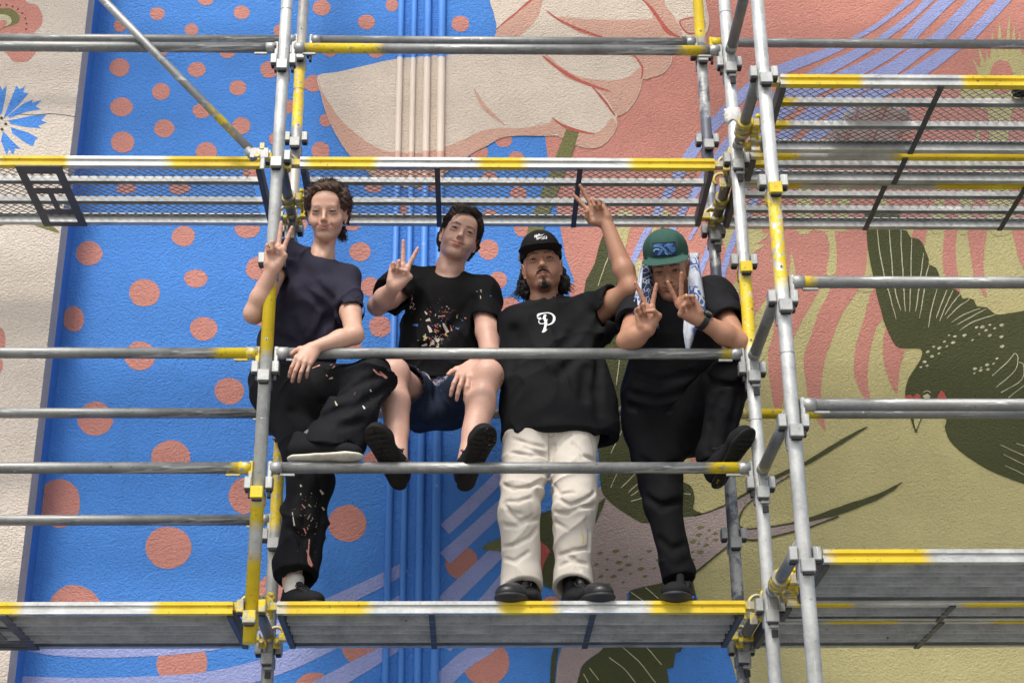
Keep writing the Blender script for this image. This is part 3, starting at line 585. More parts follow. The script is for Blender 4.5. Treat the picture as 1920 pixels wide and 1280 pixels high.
# decks
def beam_mat(name, bands, L):
    return galv_mat(name, bands, 0, base=.52, wear=.22)
def deck(x0, x1, y0, y1, zt, label, solid, fb, bb=None, straps=(), plate=None, nch=2, dull=False):
    o = empty('scaffold_deck', (x0, y0, zt)); tag(o, label, 'scaffold deck', 'steel scaffold decks')
    L = x1-x0; D = y1-y0; H = .044
    fm = beam_mat('deck_edge_paint', fb, L); bm_ = beam_mat('deck_edge_paint', bb if bb is not None else (), L)
    for y, s_, mm in ((0, 1, fm), (D, -1, bm_)):
        prof = [(y, 0), (y, -.013), (y+s_*.008, -.015), (y+s_*.008, -.029), (y, -.031), (y, -H), (y+s_*.028, -H), (y+s_*.028, -H+.003), (y+s_*.012, -H+.003), (y+s_*.012, -.003), (y+s_*.028, -.003), (y+s_*.028, 0)]
        if s_ < 0: prof = prof[::-1]
        mb = MB(); mb.extrude_x(prof, 0, L); mb.build('side_beam', mm, o)
    g_ = galv_mat('deck_channel_steel', [(-.05, .10)] if x0 > 1.5 and not solid and random.random() < .4 else (), 0, base=.48, wear=.2, dull=.5 if dull else 0, metal=.4)
    ch = .044 if solid else .030; cw = .034 if solid else .030
    ys = [D*(i+1)/(nch+1) - .004 for i in range(nch)]

    if solid: nrib = max(2, int(round(D/.125))); ys = [D*(i+1)/nrib-.006 for i in range(nrib-1)]; cw = .046; ch = .050
    for y in ys:
        mb = MB(); c = y
        mb.extrude_x([(c-cw/2, -.0075), (c-cw/2, -ch), (c-cw/2+.0025, -ch), (c-cw/2+.0025, -.010), (c+cw/2-.0025, -.010), (c+cw/2-.0025, -ch), (c+cw/2, -ch), (c+cw/2, -.0075)], .026, L-.026)
        mb.build('deck_rib' if solid else 'channel', SHINY if solid and not dull else g_, o)
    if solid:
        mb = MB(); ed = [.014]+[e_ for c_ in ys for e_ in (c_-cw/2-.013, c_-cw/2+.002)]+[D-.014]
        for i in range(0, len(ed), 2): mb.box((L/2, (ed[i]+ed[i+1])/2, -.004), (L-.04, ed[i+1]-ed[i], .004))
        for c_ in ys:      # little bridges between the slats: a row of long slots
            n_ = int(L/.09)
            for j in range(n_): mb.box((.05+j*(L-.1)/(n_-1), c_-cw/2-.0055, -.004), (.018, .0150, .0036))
        p = mb.build('deck_plate', STRAP, o)  # plate coloured dark to paint in the shade lines between the ribs
    else:
        mb = MB(); lw = .038; sw = .034; nx = int((L-.04)/lw); ny = int((D-.03)/(sw/2))
        vs = []; fs = []
        for j in range(ny+1):
            y = .015+j*sw/2; sgn = 1 if j % 2 else -1
            for i in range(nx*2+1):
                x = .02+i*lw/2; yy = y+(sw/4-.0006)*sgn*(1 if i % 2 else -1)
                n = len(vs); t_ = .0011
                vs += [(x, yy-t_, -.003), (x, yy+t_, -.0035), (x, yy+t_*.6, -.0062), (x, yy-t_*1.3, -.0056)]
                if i < nx*2:
                    for a in range(4): fs.append((n+a, n+(a+1) % 4, n+4+(a+1) % 4, n+4+a))
        mb.add(vs, fs); p = mb.build('expanded_mesh', WIRE, o); tag(p, kind='stuff')
    for x in straps:
        mb = MB(); mb.box((x-x0, D/2, -H-.003), (.022, D-.004, .006), ch=.0012); mb.build('cross_strap', STRAP, o)
    for x in (.012, L-.012):
        mb = MB(); mb.box((x, D/2, -H/2-.004), (.022, D-.05, H+.012), ch=.002); mb.build('end_beam', STRAP if not dull else GALV_D, o)
    if plate:
        pa, pb = plate; mb = MB(); zz = -H-.004; wx = pb-pa; th = .004
        xs = [0, .18, .44, .56, .82, 1.0]; ysn = [0, .12, .36, .44, .72, .79, .93, 1.0]
        holes = {(1, 1), (2, 1), (3, 1), (1, 3), (3, 3), (1, 5), (2, 5), (3, 5)}
        for i in range(5):
            for j in range(7):
                if (i, j) in holes: continue
                xa, xb = pa+wx*xs[i], pa+wx*xs[i+1]; ya, yb = D*ysn[j], D*ysn[j+1]
                mb.box(((xa+xb)/2-x0, (ya+yb)/2, zz), (xb-xa, yb-ya, th))
        mb.build('hatch_plate', STRAP, o)
    for x, sx in ((0, -1), (L, 1)):
        for y in (.035, D-.035):
            mb = MB(); mb.box((x+sx*.020, y, -.012), (.046, .030, .030), ch=.003, mi=0)
            pts = [(x+sx*.052+.031*math.cos(t), y, -.002+.031*math.sin(t)) for t in [R(a) for a in range(-50, 231, 20)]]
            if sx > 0: pts = [(2*(x+.052)-q[0], q[1], q[2]) for q in pts]
            mb.path(pts, .0075, n=6)
            h = mb.build('hook', [YEL_W], o)
            mb = MB(); mb.box((x+sx*.050, y-.022 if y < D/2 else y+.022, -.026), (.030, .006, .044), ch=.002); mb.tube((x+sx*.050, y-.026, -.030), (x+sx*.050, y+.026, -.030), .008, n=10)
            mb.build('lock_ring', [YEL_W], h)
    DECKS.append(o); return o
DECKS = []
DZ = .036
X0, X1 = .078, W-.078
def xat(px, py, y): return at(px, py, y).x
deck(X0, X1, .055, .555, Z(4)+DZ, 'upper deck of steel mesh above the four people, yellow ends on its front edge', False, [(0, .33), (.70, .93), (1.31, 1.8)], straps=(xat(822, 360, .3), xat(1081, 360, .3)))
deck(-W+.078, -.078, .055, .555, Z(4)+DZ, 'upper mesh deck across the left, with a dark cut-out plate under it', False, [(.60, .92), (1.28, 1.8)], plate=(xat(98, 355, .3)-.09, xat(98, 355, .3)+.095))
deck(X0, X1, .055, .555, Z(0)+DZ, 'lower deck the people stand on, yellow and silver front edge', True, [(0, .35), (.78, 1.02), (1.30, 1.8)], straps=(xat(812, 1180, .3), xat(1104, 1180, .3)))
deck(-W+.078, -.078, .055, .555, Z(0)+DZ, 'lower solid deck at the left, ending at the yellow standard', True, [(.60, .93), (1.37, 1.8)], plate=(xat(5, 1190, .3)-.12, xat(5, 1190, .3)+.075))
RX0, RX1 = W+.085, 2*W-.078
rs = lambda k, y, *xs: [xat(a, b, y) for a, b in xs]
deck(RX0, RX1, -DF+.055, -DF+.545, Z(4)+DZ, 'upper right mesh deck nearest the camera, bright yellow front edge', False, [(0, .33), (.66, 1.2)], straps=rs(4, -.3, (1730, 200)))
deck(RX0-.03, RX1, -.035, .175, Z(4)+DZ, 'narrow mesh deck in the middle of the upper right decks', False, [(0, .20), (.55, 1.2)], straps=rs(4, .07, (1683, 290)), nch=1)
deck(RX0-.06, RX1, .19, .57, Z(4)+DZ, 'rear mesh deck of the upper right decks, nearest the wall', False, [(.05, .3), (.8, 1.5)], straps=rs(4, .38, (1638, 375), (1897, 385)))
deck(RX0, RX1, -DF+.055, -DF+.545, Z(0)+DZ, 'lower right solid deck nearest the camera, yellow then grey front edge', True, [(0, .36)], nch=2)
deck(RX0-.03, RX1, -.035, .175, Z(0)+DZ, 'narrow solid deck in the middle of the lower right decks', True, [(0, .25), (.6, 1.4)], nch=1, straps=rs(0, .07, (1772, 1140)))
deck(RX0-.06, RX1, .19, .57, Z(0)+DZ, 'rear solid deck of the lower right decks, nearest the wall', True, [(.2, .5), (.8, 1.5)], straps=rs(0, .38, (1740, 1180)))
# the next lift, above the picture: the same mesh decks again; they shade the upper wall
def copy_tree(o, dz, label, parent=None):
    c = o.copy(); COL.objects.link(c); c.parent = parent
    if parent is None: c.location.z += dz; c['label'] = label
    for ch in list(o.children): copy_tree(ch, 0, None, c)
    return c
for d_, nm in list(zip(DECKS, ('middle', 'left', None, None, 'right front', 'right middle', 'right rear'))):
    if nm: copy_tree(d_, 4*S, 'mesh deck one lift higher, %s bay, above the picture' % nm)
# diagonal brace, front left
ba = at(186, -8, -.03); bb_ = at(478, 290, -.03); bd = (bb_-ba).normalized(); ba = ba-bd*.45
o = empty('diagonal_brace', tuple(bb_)); tag(o, 'diagonal brace across the top left, ending in a yellow-stained clamp', 'scaffold brace')
mb = MB(); mb.tube(ba-bb_, (0, 0, 0), .0165, n=20); mb.build('tube', galv_mat('brace_steel', [(-.21, -.06)], 0, dull=.5, base=.42, wear=.46), o)
mb = MB(); mb.tube((-.03, -.004, .02), (.0, -.004, -.02), .018, n=16)
mb.box((.020, -.024, -.006), (.075, .005, .046), ch=.002, mi=0); mb.box((.045, .0, -.012), (.05, .03, .03), ch=.004, mi=1); mb.tube((.012, -.032, -.016), (.012, -.02, -.016), .012, n=16, mi=1)
mb.box((.035, -.022, -.050), (.020, .007, .060), ch=.003, mi=0); mb.box((.030, -.026, .024), (.020, .006, .030), ch=.002, mi=1)
mb.build('brace_clamp', [GALV_D, YEL_W], o)
# yellow couplers where the right decks meet the cross tubes
def coupler(p, label, n=3):
    o = empty('coupler', tuple(p)); tag(o, label, 'coupler', 'yellow couplers on the cross tubes')
    for i in range(n):
        mb = MB(); q = Vector((.0, i*.034-.034, 0))
        mb.tube((q.x, q.y-.013, q.z), (q.x, q.y+.013, q.z), .0315, n=18)
        mb.box((q.x+.044, q.y, q.z-.006), (.03, .026, .040), ch=.005)
        mb.build('clamp_ring', YEL_W, o)
    mb = MB()
    for s_ in (-1, 1): mb.tube((.055, s_*.026, -.045), (.055, s_*.026, .035), .006, n=6); mb.tube((.055, s_*.026, .024), (.055, s_*.026, .038), .011, n=6)
    mb.build('bolt', [YEL], o)
coupler((W+.005, -.18, Z(4)+TZ), 'cluster of yellow clamps below the white rag, at the upper right deck')
coupler((W+.005, -.18, Z(0)+TZ), 'yellow-stained clamps on the cross tube at the lower right deck')
coupler((W, .42, Z(4)+TZ), 'yellow clamp on the cross tube left of the front right standard', 2)
coupler((-.005, .42, Z(4)+TZ), 'yellow clamp behind the curly-haired woman', 2)
coupler((-.005, .12, Z(0)+TZ), 'pale yellow clamp at the left end of the deck', 2)
# white rag taped to the right standard
rg = at(1376, 212, -.03); mb = MB()
nr, nc = 10, 12; vs = []; fs = []
for i in range(nr):
    for j in range(nc):
        t = math.pi*(1.1*j/(nc-1)-.05); rr = RS+.003+.006*abs(math.sin(i*.8+j*1.1))*(.6+.4*math.sin(j*.7))+.003*math.sin(i*.35)
        vs.append((-math.cos(t)*rr*1.08+.002*math.sin(i*2.1), -math.sin(t)*rr-.002, (i-4.5)*.0072+.005*math.sin(j*1.7)))
for i in range(nr-1):
    for j in range(nc-1): a = i*nc+j; fs.append((a, a+1, a+nc+1, a+nc))
mb.add(vs, fs, True)
RAG = plain('white_cloth', (.72, .70, .68), .85, bumpd=.002)
ro = mb.build('white_rag', RAG); ro.location = (W, 0.004, rg.z); tag(ro, 'crumpled white rag tied round the right front standard', 'rag')
md = ro.modifiers.new('t', 'SOLIDIFY'); md.thickness = .002
# bag and dark cloth lying on the upper right deck
def blob_bag(name, c, d, mat, label, cat, seed):
    bm = bmesh.new(); bmesh.ops.create_icosphere(bm, subdivisions=4, radius=1)
    for v in bm.verts:
        n_ = noise.noise(v.co*1.7+Vector((seed, 0, 0)))*.35+noise.noise(v.co*4+Vector((0, seed, 0)))*.16
        v.co *= 1+n_; v.co = Vector((v.co.x*d[0]/2, v.co.y*d[1]/2, max(v.co.z, -.72)*d[2]/2))
        v.co.z += .36*d[2]
    me = bpy.data.meshes.new(name); bm.to_mesh(me); bm.free(); me.materials.append(mat)
    me.polygons.foreach_set('use_smooth', [True]*len(me.polygons))
    o = link(bpy.data.objects.new(name, me)); o.location = c; tag(o, label, cat); return o
bc = at(1650, 205, -.32)
bt = NT('white_bag_plastic'); bo = bt.obj(); bcx = bt.mix(bt.ramp(bt.noise(6, 2, .5, bo), [(.56, 0), (.6, 1)]), (.82, .79, .77), (.66, .64, .62))
sx = bt.n('ShaderNodeSeparateXYZ'); bt.lk(bo, sx.inputs[0]); bcx = bt.mix(bt.ramp(bt.math('SINE', bt.math('MULTIPLY', sx.outputs[0], 60)), [(.93, 0), (.97, 1)]), bcx, (.55, .14, .07))
bt.set(Base_Color=bcx, Roughness=.4, Alpha=.5); bt.bump(bt.noise(20, 3, .6, bo), .006)
blob_bag('plastic_bag', (bc.x, -.16, Z(4)+DZ+.002), (.32, .34, .05), bt.m, 'pale plastic bag with orange stripes lying on the upper right mesh deck', 'bag', 3.1)
gl = at(1912, 168, -.52)
blob_bag('black_cloth', (gl.x+.06, -.44, Z(4)+DZ+.001), (.12, .08, .022), DARK, 'black cloth at the right end of the upper right deck', 'cloth', 1.2)
# ------------------------------------------------------------------ implicit-surface modeller (smooth unions on a grid, then surface nets)
V3 = lambda *a: np.array(a, dtype=np.float64)
def A(px, py, Y): return np.array(at(px, py, Y))
def unit(v): v = np.asarray(v, float); return v/np.linalg.norm(v)
class Field:
    def __init__(s, lo, hi, h, fine=()):
        s.ax = []
        for a in range(3):
            x = lo[a]; out = [x]; seg = [f for f in fine if f[0] == a]
            while x < hi[a]:
                st = h
                for _, p, q, hh in seg:
                    if p <= x <= q: st = min(st, hh)
                x += st; out.append(x)
            s.ax.append(np.array(out, dtype=np.float32))
        s.v = np.full([len(a) for a in s.ax], 1e3, dtype=np.float32); s.h = h
    def _sub(s, lo, hi):
        sl = [slice(max(0, int(np.searchsorted(a, l))-1), int(np.searchsorted(a, u))+1) for a, l, u in zip(s.ax, lo, hi)]
        X, Y, Z = (a[q] for a, q in zip(s.ax, sl))
        return tuple(sl), X[:, None, None], Y[None, :, None], Z[None, None, :]
    def _op(s, sl, d, k, op):
        c = s.v[sl]
        if op == '+':
            if k > 0:
                hh = np.maximum(k-np.abs(c-d), 0)/k; s.v[sl] = np.minimum(c, d)-hh*hh*k*.25
            else: s.v[sl] = np.minimum(c, d)
        else:
            d = -d
            if k > 0:
                hh = np.maximum(k-np.abs(c-d), 0)/k; s.v[sl] = np.maximum(c, d)+hh*hh*k*.25
            else: s.v[sl] = np.maximum(c, d)
    def cap(s, a, b, r0, r1=None, k=.02, flat=None, ratio=1.0, op='+', clip=None, clip2=None):
        """tapered capsule; flat/ratio squash it along a direction; clip = (point, outward normal)"""
        a = np.asarray(a, float); b = np.asarray(b, float); r1 = r0 if r1 is None else r1
        m = max(r0, r1)+k+4*s.h; lo = np.minimum(a, b)-m; hi = np.maximum(a, b)+m
        sl, X, Y, Z = s._sub(lo, hi)
        d_ = b-a; L2 = max(d_@d_, 1e-12); px, py, pz = X-a[0], Y-a[1], Z-a[2]
        t = np.clip((px*d_[0]+py*d_[1]+pz*d_[2])/L2, 0, 1)
        wx, wy, wz = px-t*d_[0], py-t*d_[1], pz-t*d_[2]
        if flat is not None and ratio != 1.0:
            f = unit(flat); q = wx*f[0]+wy*f[1]+wz*f[2]; e = (1/ratio-1)
            wx, wy, wz = wx+f[0]*q*e, wy+f[1]*q*e, wz+f[2]*q*e
            l = np.sqrt(wx*wx+wy*wy+wz*wz); rr = r0+(r1-r0)*t
            # scale distance back by the true/warped length ratio
            tr = np.sqrt(np.maximum(l*l-(q/ratio)**2+q*q, 1e-10)); d = (l-rr)*np.where(l > 1e-5, tr/np.maximum(l, 1e-5), ratio)
        else: d = np.sqrt(wx*wx+wy*wy+wz*wz)-(r0+(r1-r0)*t)
        for c in (clip, clip2):
            if c is not None:
                p0, n = np.asarray(c[0], float), unit(c[1]); d = np.maximum(d, (X-p0[0])*n[0]+(Y-p0[1])*n[1]+(Z-p0[2])*n[2])
        s._op(sl, d.astype(np.float32), k, op); return s
    def ell(s, c, r, basis=None, k=.02, op='+', clip=None):
        c = np.asarray(c, float); m = max(r)+k+4*s.h
        sl, X, Y, Z = s._sub(c-m, c+m); px, py, pz = X-c[0], Y-c[1], Z-c[2]
        B = np.eye(3) if basis is None else np.asarray(basis)
        k0 = 0; k1 = 0
        for i in range(3):
            q = px*B[i][0]+py*B[i][1]+pz*B[i][2]; k0 = k0+(q/r[i])**2; k1 = k1+(q/r[i]**2)**2
        k0 = np.sqrt(k0); k1 = np.sqrt(np.maximum(k1, 1e-9)); d = k0*(k0-1)/k1
        d = np.maximum(d, -min(r))
        if clip is not None:
            p0, n = np.asarray(clip[0], float), unit(clip[1]); d = np.maximum(d, (X-p0[0])*n[0]+(Y-p0[1])*n[1]+(Z-p0[2])*n[2])
        s._op(sl, d.astype(np.float32), k, op); return s
    def chain(s, pts, rs, k=.02, **kw):
        for i in range(len(pts)-1): s.cap(pts[i], pts[i+1], rs[i], rs[i+1], k, **kw)
        return s
    def displace(s, fn, band=.03):
        i = np.where(np.abs(s.v) < band); s.v[i] += fn(s.ax[0][i[0]], s.ax[1][i[1]], s.ax[2][i[2]]).astype(np.float32)
    def val(s, p):
        q = []; w_ = []
        for a, x in zip(s.ax, p):
            i = int(np.searchsorted(a, x))-1
            if i < 0 or i >= len(a)-1: return 1e3
            q.append(i); w_.append((x-a[i])/(a[i+1]-a[i]))
        c = s.v[q[0]:q[0]+2, q[1]:q[1]+2, q[2]:q[2]+2].astype(float)
        c = c[0]*(1-w_[0])+c[1]*w_[0]; c = c[0]*(1-w_[1])+c[1]*w_[1]; return float(c[0]*(1-w_[2])+c[1]*w_[2])
    def ray(s, px, py, off=0.0):
        """first point of the surface on the line of sight through a photo pixel"""
        o_ = np.array(CAM_POS); d = A(px, py, 0.3)-o_; d = unit(d); t = (s.ax[1][0]-o_[1])/d[1]; tm = (s.ax[1][-1]-o_[1])/d[1]; last = t
        while t < tm:
            v = s.val(o_+d*t)
            if v < 0:
                a, b = last, t
                for _ in range(12):
                    m = (a+b)/2
                    if s.val(o_+d*m) < 0: b = m
                    else: a = m
                return o_+d*(a-off)
            last = t; t += min(max(abs(v)*.7, .0015), .006)
        return None
    def crease(s, pts, r=.010, k=.022, depth=.35, ridge=0):
        P_ = [s.ray(x, y) for x, y in pts]; P_ = [p for p in P_ if p is not None]
        cd_ = unit(np.array(CAM_POS)-(P_[0] if P_ else V3(0, 0, 0)))
        for a, b in zip(P_, P_[1:]):
            a = a+cd_*(r*(1-depth)); b = b+cd_*(r*(1-depth))
            if ridge: s.cap(a-cd_*r*(2-2*depth+.35), b-cd_*r*(2-2*depth+.35), r, r, k=k)
            else: s.cap(a, b, r, r, k=k, op='-')
    def mesh(s):
        v = s.v; g = v < 0
        nx, ny, nz = v.shape
        c = np.zeros((nx-1, ny-1, nz-1), np.uint8)
        for i in (0, 1):
            for j in (0, 1):
                for k in (0, 1): c += g[i:nx-1+i, j:ny-1+j, k:nz-1+k]
        I = np.argwhere((c > 0) & (c < 8)); del c
        ids = (I[:, 0]*(ny-1)+I[:, 1])*(nz-1)+I[:, 2]
        acc = np.zeros((len(I), 3)); cnt = np.zeros(len(I))
        cv = {}; 
        for i in (0, 1):
            for j in (0, 1):
                for k in (0, 1): cv[i, j, k] = v[I[:, 0]+i, I[:, 1]+j, I[:, 2]+k]
        ax = s.ax
        for a in range(3):
            for u in (0, 1):
                for w_ in (0, 1):
                    p = [u, w_]; p.insert(a, 0); q = list(p); q[a] = 1
                    v0 = cv[tuple(p)]; v1 = cv[tuple(q)]; m = (v0 < 0) != (v1 < 0)
                    t = v0[m]/(v0[m]-v1[m]); pos = np.empty((m.sum(), 3))
                    for b in range(3):
                        base = ax[b][I[m, b]+p[b]]
                        pos[:, b] = base if b != a else base+t*(ax[b][I[m, b]+1]-base)
                    acc[m] += pos; cnt[m] += 1
        verts = acc/cnt[:, None]
        faces = []
        for a in range(3):
            b, c_ = (a+1) % 3, (a+2) % 3
            s0 = [slice(None)]*3; s1 = [slice(None)]*3; s0[a] = slice(0, -1); s1[a] = slice(1, None)
            E_ = np.argwhere(g[tuple(s0)] != g[tuple(s1)])
            ok = (E_[:, b] > 0) & (E_[:, c_] > 0) & (E_[:, b] < v.shape[b]-1) & (E_[:, c_] < v.shape[c_]-1); E_ = E_[ok]
            q = []
            for db, dc in ((-1, -1), (0, -1), (0, 0), (-1, 0)):
                cc = E_.copy(); cc[:, b] += db; cc[:, c_] += dc
                q.append(np.searchsorted(ids, (cc[:, 0]*(ny-1)+cc[:, 1])*(nz-1)+cc[:, 2]))
            q = np.stack(q, 1); neg = g[E_[:, 0], E_[:, 1], E_[:, 2]]
            q[~neg] = q[~neg][:, ::-1]; faces.append(q)
        return verts, np.concatenate(faces)
def np_mesh(name, verts, quads, mats, parent=None, colors=None, smooth=True, off=None):
    me = bpy.data.meshes.new(name); verts = np.asarray(verts, float)
    if parent is not None: verts = verts-np.array(parent.location if parent.parent is None else parent.location)
    me.vertices.add(len(verts)); me.vertices.foreach_set('co', verts.astype(np.float32).ravel())
    me.loops.add(quads.size); me.loops.foreach_set('vertex_index', quads.astype(np.int32).ravel())
    n = quads.shape[1]; me.polygons.add(len(quads)); me.polygons.foreach_set('loop_start', np.arange(0, quads.size, n, dtype=np.int32))
    me.polygons.foreach_set('loop_total', np.full(len(quads), n, np.int32))
    me.polygons.foreach_set('use_smooth', np.full(len(quads), smooth, bool))
    for m_ in (mats if isinstance(mats, (list, tuple)) else [mats]): me.materials.append(m_)
    me.update(calc_edges=True)
    if colors is not None:
        ca = me.color_attributes.new('tint', 'FLOAT_COLOR', 'POINT'); c4 = np.ones((len(verts), 4), np.float32); c4[:, :3] = colors
        ca.data.foreach_set('color', c4.ravel())
    me.validate()
    return link(bpy.data.objects.new(name, me), parent)
def local(mb, parent):
    """shift a mesh builder's world coordinates into the frame of its person"""
    l = parent.location; mb.v = [(v[0]-l.x, v[1]-l.y, v[2]-l.z) for v in mb.v]; return mb

# ------------------------------------------------------------------ materials for people
def skin_mat(name):
    t = NT(name); at_ = t.n('ShaderNodeAttribute', attribute_name='tint'); p = t.obj()
    c = at_.outputs['Color']; n1 = t.noise(28, 4, .6, p); n2 = t.noise(160, 3, .6, p)
    c = t.mix(t.ramp(n1, [(.35, .10), (.65, 0)]), c, (.42, .13, .09)); c = t.mix(t.ramp(n2, [(.3, .14), (.6, 0)]), c, (.30, .12, .07))
    t.set(Base_Color=c, Roughness=.47); b = t.b
    b.inputs['Subsurface Weight'].default_value = .12; b.inputs['Subsurface Radius'].default_value = (.9, .35, .2); b.inputs['Subsurface Scale'].default_value = .010
    b.inputs['Specular IOR Level'].default_value = .4
    t.bump(n2, .0006, .5); return t.m
SKIN = skin_mat('skin')
def cloth_mat(name, col, rough=.85, var=.14, fold=.006, fscale=7, splat=None, weave=.0004, sheen=.0):
    t = NT(name); p = t.obj(); gp = t.pos()
    n1 = t.noise(9, 4, .6, p); n2 = t.noise(420, 2, .5, p)
    c = t.mix(t.ramp(n1, [(.3, 0), (.7, 1)]), tuple(x*(1-var) for x in col), tuple(min(1, x*(1+var)) for x in col))
    c = t.mix(t.ramp(n2, [(.35, .25), (.6, 0)]), c, tuple(x*.6 for x in col))
    if splat:
        for sp in splat:
            x, y, Y, rx, ry, dens, cols = sp
            ctr = at(x, y, Y); mp = t.n('ShaderNodeMapping', vector_type='POINT'); t.lk(gp, mp.inputs[0])
            mp.inputs['Location'].default_value = (-ctr.x/rx, 0, -ctr.z/ry); mp.inputs['Scale'].default_value = (1/rx, 0.0001, 1/ry)
            ln = t.n('ShaderNodeVectorMath', operation='LENGTH'); t.lk(mp.outputs[0], ln.inputs[0])
            fall = t.math('SUBTRACT', 1.0, t.math('MULTIPLY', ln.outputs['Value'], 1.0), True)
            dm = t.n('ShaderNodeMapping'); t.lk(gp, dm.inputs[0]); dm.inputs['Scale'].default_value = (1, 1, .72)
            wn = t.n('ShaderNodeTexNoise'); wn.inputs['Scale'].default_value = 26; t.lk(gp, wn.inputs['Vector'])
            wv = t.n('ShaderNodeVectorMath', operation='SCALE'); t.lk(wn.outputs['Color'], wv.inputs[0]); wv.inputs['Scale'].default_value = .085
            av = t.n('ShaderNodeVectorMath', operation='ADD'); t.lk(dm.outputs[0], av.inputs[0]); t.lk(wv.outputs[0], av.inputs[1])
            for sc, thr in ((30, .42), (58, .40), (100, .36)):
                vo = t.n('ShaderNodeTexVoronoi', feature='F1'); vo.inputs['Scale'].default_value = sc; vo.inputs['Randomness'].default_value = 1; t.lk(av.outputs[0], vo.inputs['Vector'])
                rnd = t.n('ShaderNodeSeparateColor'); t.lk(vo.outputs['Color'], rnd.inputs[0])
                # bigger blobs where the fall-off and the cell's own random number allow it
                lim = t.math('MULTIPLY', t.math('SUBTRACT', t.math('MULTIPLY', fall, dens), rnd.outputs[0], True), thr*.95)
                on = t.math('LESS_THAN', vo.outputs['Distance'], lim)
                n = len(cols); pc = t.ramp(rnd.outputs[1], [(i/n, q) for i, q in enumerate(cols)], 'CONSTANT')
                c = t.mix(on, c, pc)
    t.set(Base_Color=c, Roughness=rough); t.b.inputs['Specular IOR Level'].default_value = .12
    if sheen: t.b.inputs['Sheen Weight'].default_value = sheen
    mp = t.n('ShaderNodeMapping'); t.lk(p, mp.inputs[0]); mp.inputs['Scale'].default_value = (1, 1, .55); mp.inputs['Rotation'].default_value = (.2, .5, .1)
    wn = t.n('ShaderNodeTexNoise'); wn.inputs['Scale'].default_value = fscale; wn.inputs['Detail'].default_value = 2.5; wn.inputs['Distortion'].default_value = 1.1; t.lk(mp.outputs[0], wn.inputs['Vector'])
    b1 = t.bump(wn.outputs['Fac'], fold*3, .8); t.bump(n2, weave, .6, b1)
    return t.m
def rubber(name, col=(.018, .018, .020), rough=.6): return plain(name, col, rough, 0, .25, 60, .0012, 120)

